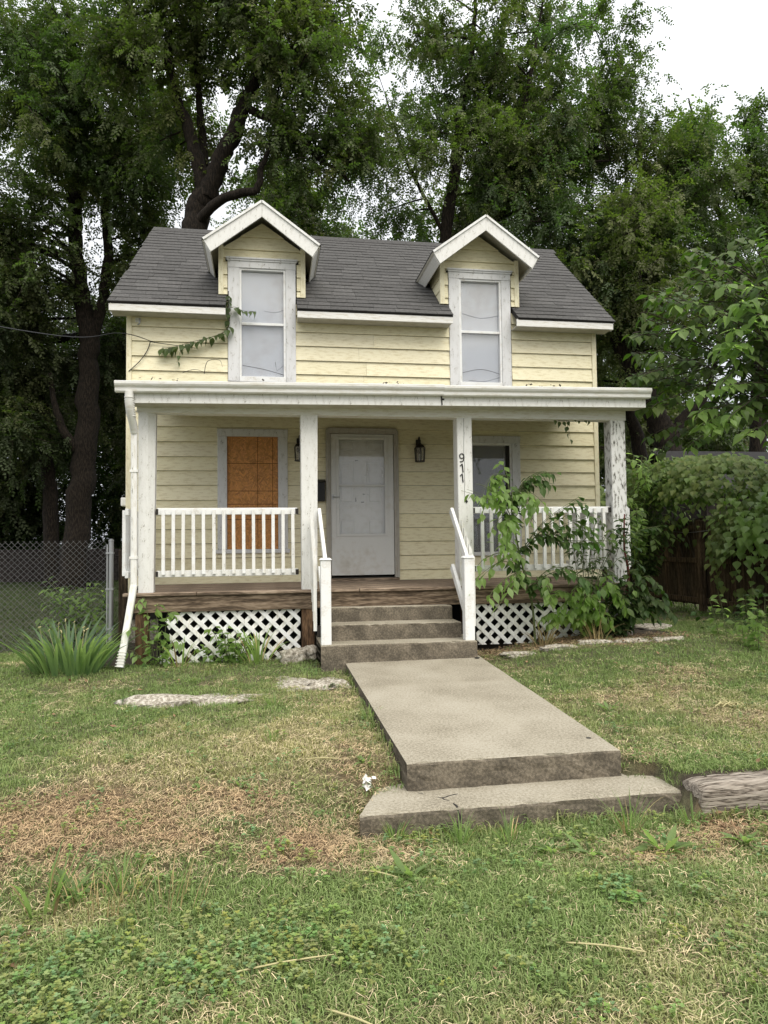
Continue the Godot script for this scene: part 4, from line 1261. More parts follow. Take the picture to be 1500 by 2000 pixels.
func hard_ground() -> void:
	var o := thing("concrete_steps", "three worn concrete steps up to the porch between the white handrails", "steps", Vector3(3.3, 0.18, 2.0))
	for s in [[2.515, 4.03, 0.12, 0.765, 1.50, 2.055], [2.53, 4.06, 0.12, 0.602, 1.52, 2.345], [2.455, 4.155, 0.06, 0.425, 1.54, 2.635]]:
		var c := cast(s[0], s[1], s[2], s[3], s[4], s[5], -0.006, 1)
		for k in 2:
			for i in c[k].v.size():
				c[k].v[i] -= o.position
		var st := part("step", c[0], M.concrete, o)
		part("riser", c[1], M.concrete_side, st)
	# the walk: one long slab that falls towards the street
	var c := cast(2.745, 4.215, -0.02, 0.17, 2.50, 5.69, 0.004, 1, 0.018)
	for k in 2:
		for i in c[k].v.size():
			var p: Vector3 = c[k].v[i]
			var f := (p.z - 2.5) / 3.19
			p.y += lerpf(0.072, -0.082, f)
			p.x = lerpf(3.458, 3.498, f) + (p.x - 3.48) * lerpf(1.015, 0.988, f)
			c[k].v[i] = p
	var walk := struct("path", c[0], M.concrete)
	walk.set_meta("label", "long tan concrete slab walk leading to the steps")
	part("slab_side", c[1], M.concrete_side, walk)
	# the low step at its foot
	c = cast(2.425, 4.455, -0.30, -0.088, 5.40, 6.03, 0.01, 1, 0.022)
	for k in 2:
		for i in c[k].v.size():
			var p: Vector3 = c[k].v[i]
			if p.x < 2.75 and p.z < 6.0:
				p.x += (6.0 - p.z) * 0.4 * clampf((2.75 - p.x) / 0.33, 0, 1)
			c[k].v[i] = p
	o = thing("curb_step", "low cracked concrete step at the foot of the walk", "step", Vector3(3.4, -0.2, 5.9))
	for k in 2:
		for i in c[k].v.size():
			c[k].v[i] -= o.position
	part("tread", c[0], M.concrete, o)
	part("riser", c[1], M.concrete_side, o)
	var cr := MB.new()
	for run in [[Vector3(2.83, -0.092, 5.72), Vector3(2.90, -0.092, 5.80), Vector3(2.96, -0.092, 5.84), Vector3(3.0, -0.092, 5.93), Vector3(3.015, -0.092, 6.0), Vector3(3.01, -0.115, 6.03), Vector3(3.02, -0.16, 6.037), Vector3(3.0, -0.20, 6.04), Vector3(3.005, -0.24, 6.04)], [Vector3(2.96, -0.092, 5.84), Vector3(3.03, -0.092, 5.80), Vector3(3.07, -0.092, 5.79)]]:
		var prev: Vector3 = run[0]
		for i in range(1, run.size()):
			for s in 3:
				var nxt: Vector3 = run[i - 1].lerp(run[i], (s + 1) / 3.0) + Vector3(rng.randfn(), 0, 0) * 0.005
				cr.bar(prev - o.position, nxt - o.position, rng.randf_range(0.006, 0.013), 0.004, Vector3.RIGHT)
				prev = nxt
	part("crack", cr, M.dark_gap, o)
	for s in [[4.135, 0.243, 2.68, 0.03, 0.02], [2.87, 0.111, 5.0, 0.02, 0.01], [4.12, 0.099, 5.42, 0.02, 0.012]]:
		var b := MB.new()
		b.tube(PackedVector3Array([Vector3(s[0], s[1], s[2]), Vector3(s[0], s[1] + 0.004, s[2])]), PackedFloat32Array([s[3], s[3] * 0.9]), 12)
		part("stain", b, M.dark_gap, walk)
	# weathered timber beside the low step
	var st := SurfaceTool.new()
	st.begin(Mesh.PRIMITIVE_TRIANGLES)
	var nz := noise(77, 1.0, 4)
	var at := func(i, j):
		var x: float = 4.475 + i * 0.05
		var a: float = TAU * (j % 28) / 28.0
		var flat: float = 0.125 / maxf(0.86, maxf(absf(cos(a)), absf(sin(a))))
		flat *= 1.0 + 0.16 * nz.get_noise_2d(x * 1.2, (j % 28) * 1.6) + 0.07 * nz.get_noise_2d(x * 3.0, (j % 28) * 4.0)
		if i == 0 or i == 46:
			flat *= 0.9
		return Vector3(x + (0.02 * nz.get_noise_2d(j % 28, 3.0) if i == 0 else 0.0), -0.128 + sin(a) * flat + (x - 4.4) * 0.012, 6.09 + cos(a) * flat * 0.95)
	for i in 46:
		for j in 28:
			var q := [at.call(i, j), at.call(i, j + 1), at.call(i + 1, j + 1), at.call(i + 1, j)]
			for k in [0, 1, 2, 0, 2, 3]:
				st.add_vertex(q[k])
	for e in [0, 46]:
		for j in 28:
			var q := [at.call(e, j), at.call(e, j + 1), Vector3(4.475 + e * 0.05, -0.128, 6.09)]
			for k in ([0, 1, 2] if e else [0, 2, 1]):
				st.add_vertex(q[k])
	st.index()
	st.generate_normals()
	var lg := part("timber", st.commit(), M.log, self)
	tag(lg, "grey weathered split timber edging beside the low concrete step", "log")
	# stones
	boulder("stepping_stone", "long flat pale stone in the lawn left of the walk", Vector3(1.12, height(1.12, 3.55) - 0.03, 3.55), Vector3(0.50, 0.065, 0.20), 1.1, 5, "stone")
	boulder("stepping_stone", "pale flat stone in the lawn close beside the walk", Vector3(2.33, height(2.33, 3.15) - 0.03, 3.13), Vector3(0.34, 0.06, 0.26), 1.1, 6, "stone")
	boulder("rock", "whitish rough rock in front of the left lattice near the steps", Vector3(2.17, 0.23, 2.13), Vector3(0.13, 0.09, 0.1), 0.7, 8)
	boulder("rock", "darker grey rock behind the whitish one beside the steps", Vector3(2.33, 0.25, 1.99), Vector3(0.13, 0.08, 0.1), 0.7, 9)
	boulder("round_stone", "flat round stone at the foot of the right corner post", Vector3(6.95, height(6.95, 1.35) + 0.01, 1.35), Vector3(0.24, 0.05, 0.17), 0.3, 10)
	for k in 5:
		var x := 4.72 + k * 0.46
		boulder("edging_stone", ["flat edging stone nearest the steps before the right lattice", "second flat edging stone from the steps before the right lattice", "middle flat edging stone before the right lattice", "fourth flat edging stone from the steps before the right lattice", "flat edging stone farthest right before the right lattice"][k], Vector3(x, height(x, 2.42) + 0.0, 2.42 - 0.02 * k + 0.03 * sin(k * 2.0)), Vector3(0.21, 0.035, 0.075), 0.5, 30 + k, "edging stone", "flat stones edging the right flower bed")


# ------------------------------------------------------------------ leaves
# one leaf along +Z, its face up: outline widths along the midrib, folded and drooping
func leaf(len: float, wid: float, widths: Array, fold := 0.25, droop := 0.3, stalk := 0.0) -> MB:
	var b := MB.new()
	var k := widths.size()
	var mid := []
	var lft := []
	var rgt := []
	for i in k:
		var f := float(i) / (k - 1)
		var z := stalk + len * f
		var y := -droop * len * f * f
		var w: float = widths[i] * wid * 0.5
		mid.append(Vector3(0, y, z))
		lft.append(Vector3(-w, y + w * fold, z + w * 0.1))
		rgt.append(Vector3(w, y + w * fold, z + w * 0.1))
	for i in k - 1:
		var up := Vector3(0, -10, 0)
		b.quad(mid[i], mid[i + 1], lft[i + 1], lft[i], mid[i] + up)
		b.quad(mid[i], mid[i + 1], rgt[i + 1], rgt[i], mid[i] + up)
	if stalk > 0.0:
		b.quad(Vector3(-0.0015, 0, 0), Vector3(0.0015, 0, 0), Vector3(0.0015, 0, stalk), Vector3(-0.0015, 0, stalk), Vector3(0, -10, 0))
	return b


# a compound leaf: leaflets in pairs along a drooping rib
func pinnate(pairs: int, len: float, leaflet: float, wid: float, droop: float) -> MB:
	var b := MB.new()
	var under := Vector3(0, -10, 0)
	for i in pairs + 1:
		var f := (i + 0.6) / (pairs + 0.6)
		var p := Vector3(0, -droop * len * f * f, len * f)
		var dirs := [Vector3(-0.82, -0.28, 0.5), Vector3(0.82, -0.28, 0.5)] if i < pairs else [Vector3(0, -0.5, 0.87)]
		for d in dirs:
			d = (d + Vector3(rng.randfn(), rng.randfn(), rng.randfn()) * 0.13).normalized()
			var l := leaflet * (0.7 + 0.45 * sin(PI * clampf(f, 0, 1)))
			var s: Vector3 = (d.cross(Vector3(0, 1, 0.2))).normalized() * wid * 0.5
			var m: Vector3 = p + d * l * 0.45
			var t: Vector3 = p + d * l + Vector3(0, -0.15 * l, 0)
			var lift := Vector3(0, wid * 0.16, 0)
			b.tri(p, m + s + lift, t, under)
			b.tri(p, m - s + lift, t, under)
	b.quad(Vector3(-0.002, 0, 0), Vector3(0.002, 0, 0), Vector3(0.001, -droop * len, len), Vector3(-0.001, -droop * len, len), under)
	return b


# a twig with single leaves to either side
func leafy_twig(k: int, len: float, size: float, wid: float, droop: float) -> MB:
	var b := MB.new()
	var under := Vector3(0, -10, 0)
	for i in k:
		var f := (i + 0.7) / k
		var p := Vector3(0, -droop * len * f * f, len * f)
		var side := -1.0 if i % 2 else 1.0
		var d := (Vector3(side * 0.75, rng.randf_range(-0.5, 0.15), rng.randf_range(0.25, 0.8)) if i < k - 1 else Vector3(0, -0.3, 1)).normalized()
		var l := size * rng.randf_range(0.75, 1.15)
		var s: Vector3 = d.cross(Vector3(rng.randfn() * 0.35, 1, rng.randfn() * 0.35)).normalized() * wid * 0.5
		var m1: Vector3 = p + d * l * 0.3
		var m2: Vector3 = p + d * l * 0.65 + Vector3(0, -0.05 * l, 0)
		var t: Vector3 = p + d * l + Vector3(0, -0.2 * l, 0)
		var lift := Vector3(0, wid * 0.12, 0)
		for q in [s, -s]:
			b.tri(p, m1 + q * 0.95 + lift, m1, under)
			b.quad(m1, m1 + q * 0.95 + lift, m2 + q * 0.8 + lift, m2, under)
			b.tri(m2, m2 + q * 0.8 + lift, t, under)
	b.quad(Vector3(-0.002, 0, 0), Vector3(0.002, 0, 0), Vector3(0.001, -droop * len, len), Vector3(-0.001, -droop * len, len), under)
	return b


func facing(at: Vector3, along: Vector3, up: Vector3, s: float) -> Transform3D:
	var z := along.normalized()
	var x := up.cross(z)
	if x.length() < 0.05:
		x = Vector3(0.3, 0.2, 1).cross(z)
	x = x.normalized()
	return Transform3D(Basis(x, z.cross(x), z).scaled(Vector3(s, s, s)), at)


func rand_dir() -> Vector3:
	return Vector3(rng.randfn(), rng.randfn(), rng.randfn()).normalized()


# ------------------------------------------------------------------ trees
# limbs: [points, radius at the foot, at the tip]; the first is the trunk. crowns: [centre, radii, how many boughs]
func tree(called: String, label: String, limbs: Array, crowns: Array, sprays: Array, tone: Vector3, size: float, per_bough := 22, twig_len := 1.0, hang := 0.5, group := "trees standing behind the house") -> Node3D:
	var foot: Vector3 = limbs[0][0][0]
	var o := thing(called, label, "tree", foot, group)
	var knots := PackedVector3Array()
	var thick := PackedFloat32Array()
	for i in limbs.size():
		var p := bend(limbs[i][0], 7)
		for j in p.size():
			p[j] -= foot
			if j > 0 and j < p.size() - 1:
				p[j] += rand_dir() * limbs[i][1] * 0.14
		var r := taper(p.size(), limbs[i][1], limbs[i][2])
		if i == 0:
			r[0] *= 1.5
			r[1] *= 1.2
		var b := MB.new()
		b.tube(p, r, 14 if i == 0 else 10, 0.28, i + int(foot.x * 10))
		part("trunk" if i == 0 else "limb", b, M.bark, o)
		for j in range(2 if i else p.size() / 3, p.size()):
			knots.append(p[j])
			thick.append(r[j])
	var wood := MB.new()
	var twigs := MB.new()
	var places := []
	var tints := []
	for cw in crowns:
		for k in cw[2]:
			var d := rand_dir() * pow(rng.randf(), 0.42)
			var c: Vector3 = cw[0] + d * cw[1] - foot
			var best := 0
			var near := 1e9
			for j in knots.size():
				var q := knots[j].distance_to(c) + maxf(0.0, knots[j].y - c.y) * 1.3
				if q < near:
					near = q
					best = j
			var a := knots[best]
			var out := (c - a)
			var mid := a + out * 0.5 + Vector3(0, out.length() * 0.12, 0) + rand_dir() * out.length() * 0.1
			var br := PackedVector3Array()
			for s in 6:
				var f := s / 5.0
				br.append(a.lerp(mid, f).lerp(mid.lerp(c, f), f))
			wood.tube(br, taper(6, minf(thick[best] * 0.55, 0.02 + out.length() * 0.019), 0.012), 5)
			var reach := twig_len * rng.randf_range(0.75, 1.25)
			var shade := rng.randf_range(0.72, 1.28)
			var warm := rng.randf_range(-0.12, 0.12)
			for t in per_bough:
				var st := br[5].lerp(br[3], rng.randf())
				var dir := (rand_dir() + out.normalized() * 0.35 + Vector3(0, 0.12, 0)).normalized()
				var ln := reach * rng.randf_range(0.45, 1.0)
				var tip := st + dir * ln + Vector3(0, -hang * ln * 0.4, 0)
				var half := st + dir * ln * 0.5
				if t % 2 == 0:
					twigs.tube(PackedVector3Array([st, half, tip]), PackedFloat32Array([0.008, 0.006, 0.003]), 3)
				var ns := 9
				for s in ns:
					var f := lerpf(0.22, 1.0, float(s) / (ns - 1))
					var at := st.lerp(half, f).lerp(half.lerp(tip, f), f) + rand_dir() * 0.06
					var along := (dir * 0.6 + rand_dir() * 0.75 + Vector3(0, -hang, 0)).normalized()
					places.append(facing(at, along, Vector3(rng.randfn() * 0.4, 1, rng.randfn() * 0.4), size * rng.randf_range(0.75, 1.2)))
					var v := shade * rng.randf_range(0.75, 1.25)
					tints.append(Color(tone.x * v * (1.0 + warm), tone.y * v, tone.z * v * (1.0 - warm)))
	part("branches", wood, M.bark, o)
	part("twigs", twigs, M.twig, o).set_meta("kind", "stuff")
	var half_way := places.size() / 2
	many("crown", sprays[0], M.leaf, places.slice(0, half_way), tints.slice(0, half_way), o)
	many("crown", sprays[1], M.leaf, places.slice(half_way), tints.slice(half_way), o)
	return o


func trees() -> void:
	var broad := [leafy_twig(8, 0.34, 0.10, 0.062, 0.25).mesh(), leafy_twig(9, 0.38, 0.095, 0.056, 0.45).mesh()]
	var mixed := [pinnate(4, 0.32, 0.125, 0.055, 0.25).mesh(), leafy_twig(9, 0.38, 0.105, 0.060, 0.3).mesh()]
	var deep := Vector3(0.134, 0.160, 0.072)
	var fresh := Vector3(0.146, 0.180, 0.084)
	var V := func(x, y, z): return Vector3(x, y, z)
	# the forked tree right behind the left dormer
	tree("walnut_tree", "big dark tree with forked trunk rising right behind the left dormer", [
		[[V.call(-0.05, 0.2, -8), V.call(0.0, 4.0, -8), V.call(0.1, 8.0, -8), V.call(0.2, 9.58, -8), V.call(0.37, 10.3, -8)], 0.40, 0.30],
		[[V.call(0.37, 10.2, -8), V.call(0.2, 11.29, -8), V.call(-0.05, 12.2, -8), V.call(-0.3, 12.85, -8), V.call(-0.5, 14.2, -8.2)], 0.20, 0.08],
		[[V.call(0.40, 10.3, -8.1), V.call(0.34, 11.74, -8.3), V.call(0.24, 12.68, -8.3), V.call(0.17, 14.03, -8.4), V.call(0.21, 16.2, -8.6)], 0.13, 0.05],
		[[V.call(0.42, 10.2, -7.9), V.call(0.8, 11.12, -7.7), V.call(1.17, 11.94, -7.6), V.call(1.36, 12.55, -7.6), V.call(1.68, 13.3, -7.6), V.call(1.88, 14.79, -7.7), V.call(2.01, 16.4, -7.8)], 0.24, 0.09],
		[[V.call(1.36, 12.5, -7.6), V.call(2.18, 11.97, -7.3), V.call(2.68, 11.49, -7.2), V.call(3.45, 10.9, -7.1), V.call(3.96, 10.47, -7.0)], 0.10, 0.03],
		[[V.call(0.25, 9.6, -7.8), V.call(0.95, 9.95, -7.2), V.call(1.68, 10.10, -7.0), V.call(1.80, 10.62, -7.0), V.call(2.05, 11.21, -7.0)], 0.13, 0.05]],
		[[V.call(1.2, 15.8, -8.0), V.call(2.9, 2.9, 2.6), 40], [V.call(3.2, 13.2, -7.2), V.call(1.5, 1.8, 1.4), 12], [V.call(-0.9, 14.6, -8.2), V.call(1.3, 1.8, 1.4), 10], [V.call(3.6, 11.4, -7.3), V.call(1.1, 0.8, 1.0), 5], [V.call(2.2, 11.5, -7.2), V.call(0.8, 0.8, 0.8), 5], [V.call(-0.5, 12.2, -8.5), V.call(0.9, 0.8, 0.9), 4]], mixed, deep, 0.95, 16, 1.5, 0.12)
	# the tall pair at the left
	tree("tall_tree", "tall thick dark trunk left of the house behind the wire fence", [
		[[V.call(-3.95, 0.3, -13), V.call(-3.78, 2.6, -13), V.call(-3.65, 4.5, -13), V.call(-3.55, 6.57, -13), V.call(-3.56, 8.02, -13), V.call(-3.83, 9.63, -13), V.call(-4.0, 11.41, -13), V.call(-3.9, 12.6, -13), V.call(-3.6, 14.2, -13)], 0.40, 0.16],
		[[V.call(-3.5, 7.6, -13), V.call(-3.15, 9.17, -13), V.call(-2.97, 10.65, -13), V.call(-3.09, 12.28, -13), V.call(-2.94, 13.45, -13), V.call(-2.56, 14.8, -13)], 0.2, 0.06],
		[[V.call(-3.72, 4.4, -13), V.call(-4.17, 4.97, -12.8), V.call(-4.4, 5.76, -12.7), V.call(-4.56, 6.8, -12.6)], 0.17, 0.06]],
		[[V.call(-4.3, 15.0, -12.5), V.call(3.0, 3.6, 2.8), 52], [V.call(-1.6, 14.0, -12.0), V.call(1.5, 2.2, 1.6), 12], [V.call(-5.6, 10.6, -12.0), V.call(1.5, 1.8, 1.8), 14], [V.call(-2.4, 10.6, -13.4), V.call(1.1, 1.3, 1.0), 7], [V.call(-1.8, 12.0, -12.8), V.call(1.3, 1.6, 1.2), 8]], mixed, deep, 1.0, 16, 1.75, 0.12)
	tree("slim_tree", "slimmer leaning trunk left of the tall thick one behind the wire fence", [
		[[V.call(-4.8, 0.3, -14), V.call(-4.91, 2.98, -14), V.call(-5.02, 4.62, -14), V.call(-5.14, 6.6, -14), V.call(-5.31, 8.42, -14), V.call(-5.57, 10.92, -14)], 0.25, 0.10],
		[[V.call(-5.0, 4.3, -14), V.call(-5.7, 6.0, -13.6), V.call(-6.6, 7.4, -13.2)], 0.1, 0.03]],
		[[V.call(-5.8, 8.6, -13.2), V.call(1.8, 2.4, 1.8), 24], [V.call(-5.6, 5.4, -12.6), V.call(1.6, 1.4, 1.6), 14], [V.call(-3.1, 8.0, -15), V.call(1.4, 2.0, 1.2), 12]], broad, deep * 0.7, 1.1, 17, 1.3, 0.4)
	# thin-stemmed trees behind the middle of the roof
	tree("thin_tree", "airy slender tree between the two dormers with thin dark upright stem", [
		[[V.call(6.7, 0.3, -9), V.call(6.8, 6.0, -9), V.call(6.86, 9.99, -9), V.call(7.14, 11.78, -9), V.call(7.4, 13.74, -9), V.call(7.65, 14.81, -9), V.call(7.82, 16.19, -9), V.call(7.93, 17.9, -9)], 0.19, 0.04],
		[[V.call(6.8, 9.0, -9), V.call(7.38, 12.54, -8.8), V.call(7.93, 13.48, -8.7), V.call(8.5, 15.2, -8.6)], 0.08, 0.025],
		[[V.call(6.85, 10.2, -9), V.call(5.9, 12.2, -9.2), V.call(5.3, 14.2, -9.3)], 0.07, 0.02]],
		[[V.call(7.2, 15.6, -9), V.call(2.5, 3.2, 2.2), 25], [V.call(5.4, 12.6, -9.4), V.call(1.5, 1.7, 1.6), 10], [V.call(7.8, 12.0, -8.6), V.call(1.5, 1.5, 1.3), 9]], broad, fresh, 0.85, 17, 1.45, 0.3)
	tree("leaning_tree", "slender tree leaning right above the right dormer", [
		[[V.call(7.4, 0.3, -8.5), V.call(7.7, 6.5, -8.5), V.call(8.0, 9.7, -8.5), V.call(8.69, 11.19, -8.5), V.call(9.46, 12.13, -8.5), V.call(10.25, 13.01, -8.5), V.call(11.04, 13.82, -8.5), V.call(11.8, 15.2, -8.5)], 0.22, 0.04],
		[[V.call(8.2, 10.1, -8.5), V.call(8.8, 12.6, -8.3), V.call(9.3, 15.0, -8.2), V.call(9.7, 17.2, -8.2)], 0.09, 0.02],
		[[V.call(8.9, 11.4, -8.5), V.call(10.2, 11.9, -8.0), V.call(11.6, 12.0, -7.8)], 0.07, 0.02]],
		[[V.call(10.0, 15.0, -8.4), V.call(2.3, 2.9, 2.1), 27], [V.call(9.6, 11.8, -8.0), V.call(2.0, 1.5, 1.5), 18], [V.call(11.6, 13.4, -8.4), V.call(1.0, 1.6, 1.2), 9]], broad, fresh, 0.85, 17, 1.45, 0.3)
	# the thick leaning trunk at the right
	tree("maple_tree", "tree with thick dark trunk leaning left beyond the right porch corner", [
		[[V.call(13.0, 0.2, -8), V.call(12.93, 2.28, -8), V.call(12.91, 3.7, -8), V.call(12.74, 4.56, -8), V.call(12.38, 5.26, -8), V.call(11.95, 6.11, -8), V.call(11.59, 6.82, -8), V.call(11.39, 7.67, -8), V.call(11.3, 10.0, -8)], 0.42, 0.12],
		[[V.call(12.9, 3.9, -8), V.call(13.29, 4.85, -8), V.call(14.08, 5.6, -8), V.call(14.8, 7.6, -8.2)], 0.17, 0.05],
		[[V.call(11.9, 6.2, -8), V.call(12.3, 8.2, -8.2), V.call(13.0, 10.4, -8.4)], 0.15, 0.05]],
		[[V.call(11.0, 9.3, -7.8), V.call(2.5, 1.9, 2.2), 36], [V.call(13.3, 11.6, -8.2), V.call(1.7, 1.9, 1.7), 18], [V.call(12.2, 7.4, -7.8), V.call(2.0, 1.2, 1.6), 14], [V.call(14.6, 8.4, -8.4), V.call(1.3, 1.8, 1.5), 10]], broad, fresh * 0.95, 0.95, 17, 1.45, 0.35)
	tree("straight_tree", "dark trunk just left of the thick leaning one at the right", [
		[[V.call(13.3, 0.2, -10), V.call(13.15, 4.0, -10), V.call(12.9, 5.3, -10), V.call(12.6, 7.2, -10), V.call(12.3, 10.0, -10.2)], 0.26, 0.08]],
		[[V.call(12.6, 9.6, -10.6), V.call(1.7, 2.0, 1.4), 14], [V.call(12.2, 6.3, -10.4), V.call(1.2, 0.9, 1.0), 6]], broad, deep, 1.0, 20, 1.1, 0.4)
	tree("windy_tree", "pale green wind-tossed tree at the right edge against the open sky", [
		[[V.call(16.2, 0.2, -9), V.call(16.4, 5.0, -9), V.call(16.75, 9.14, -9), V.call(16.8, 11.2, -9), V.call(16.6, 13.0, -9)], 0.28, 0.05],
		[[V.call(16.5, 8.0, -9), V.call(15.6, 10.6, -9), V.call(14.9, 13.0, -9), V.call(14.5, 14.8, -9)], 0.11, 0.02]],
		[[V.call(14.6, 12.9, -9), V.call(1.0, 2.0, 1.1), 12], [V.call(16.6, 12.4, -9), V.call(1.3, 1.9, 1.4), 13], [V.call(16.0, 9.6, -9), V.call(1.5, 1.4, 1.5), 12]], broad, fresh * 1.15, 1.0, 18, 0.95, 0.3)
	# a dense row farther back
	for t in [
		["dense dark tree far behind the middle of the roof", V.call(3.6, 0.3, -15), V.call(3.6, 11.0, -14.5), V.call(2.6, 3.2, 1.8), 24],
		["airy far tree filling the gap behind the forked trunk", V.call(1.8, 0.3, -21), V.call(2.6, 15.0, -21), V.call(3.6, 3.4, 2.0), 22],
		["dense dark tree far behind the right dormer", V.call(9.0, 0.3, -15), V.call(9.0, 11.2, -14), V.call(3.0, 3.2, 1.8), 27],
		["shaded undergrowth tree far left beyond the wire fence", V.call(-8.0, 0.3, -20), V.call(-8.2, 6.0, -19), V.call(3.6, 4.6, 2.0), 48],
		["shaded tree in the dark woods just left of the house wall", V.call(-1.4, 0.3, -19), V.call(-1.6, 6.6, -19), V.call(2.8, 5.2, 2.0), 50],
		["shaded tree filling the far woods behind the two left trunks", V.call(-5.0, 0.3, -24), V.call(-5.0, 8.5, -24), V.call(4.2, 6.0, 2.0), 60],
		["far low tree in the gap between the shed and the overhanging bush", V.call(19.0, 0.3, -16), V.call(19.0, 4.6, -16), V.call(4.5, 2.8, 1.8), 34],
		["far tree low behind the right side of the house", V.call(17.0, 0.3, -18), V.call(17.0, 7.0, -18), V.call(4.0, 4.0, 2.0), 40]]:
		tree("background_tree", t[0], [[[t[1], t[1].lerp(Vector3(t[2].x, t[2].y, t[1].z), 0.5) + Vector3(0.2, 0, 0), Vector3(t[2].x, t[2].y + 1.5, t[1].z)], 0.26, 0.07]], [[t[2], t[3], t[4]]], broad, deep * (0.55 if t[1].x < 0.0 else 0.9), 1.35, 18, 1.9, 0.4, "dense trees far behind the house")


# ------------------------------------------------------------------ bushes, vines, plants
const OVATE := [0.08, 0.62, 1.0, 0.98, 0.7, 0.3, 0.0]
const HEART := [0.25, 0.95, 1.0, 0.8, 0.5, 0.2, 0.0]
const NARROW := [0.1, 0.6, 0.95, 1.0, 0.75, 0.4, 0.0]


func leaf_set(len: float, wid: float, form: Array, stalk: float) -> Array:
	return [leaf(len, wid, form, 0.22, 0.25, stalk).mesh(), leaf(len * 0.9, wid * 0.95, form, 0.35, 0.6, stalk).mesh(), leaf(len * 1.1, wid, form, 0.12, 0.1, stalk).mesh()]


# places leaves as parts while they last, the rest as one mass
func hang_leaves(o: Node3D, set_: Array, kind: String, spots: Array, tone: Vector3, limit := 290) -> void:
	spots.sort_custom(func(a, b): return (o.position + a.origin).distance_squared_to(EYE) < (o.position + b.origin).distance_squared_to(EYE))
	var rest := []
	var tints := []
	for i in spots.size():
		if i < limit:
			part("leaf", set_[i % 3], M["%s%d" % [kind, rng.randi_range(0, 3)]], o).transform = spots[i]
		else:
			rest.append(spots[i])
			var v := rng.randf_range(0.7, 1.3)
			tints.append(Color(tone.x * v * rng.randf_range(0.9, 1.15), tone.y * v, tone.z * v))
	if rest.size():
		many("foliage", set_[0], M.leaf, rest, tints, o)


func shoot(o: Node3D, pts: Array, r0: float, m: Material, spots: Array, step: float, size: float, hang := 0.4, called := "stem", both := 1) -> void:
	var p := bend(pts, 6)
	var b := MB.new()
	b.tube(p, taper(p.size(), r0, r0 * 0.35), 6)
	part(called, b, m, o)
	var run := 0.0
	var side := 1.0
	for i in range(1, p.size()):
		var d := p[i] - p[i - 1]
		run += d.length()
		if run >= step:
			run = 0.0
			for k in both:
				var x := d.normalized().cross(Vector3(rng.randfn() * 0.3, 1, rng.randfn() * 0.5)).normalized() * side
				var along := (x * 0.85 + d.normalized() * 0.45 + Vector3(0, -hang * rng.randf_range(0.6, 1.4), 0.2)).normalized()
				spots.append(facing(p[i], along, (Vector3(0, 1, 0.35) + rand_dir() * 0.4), size * rng.randf_range(0.7, 1.15)))
				side = -side


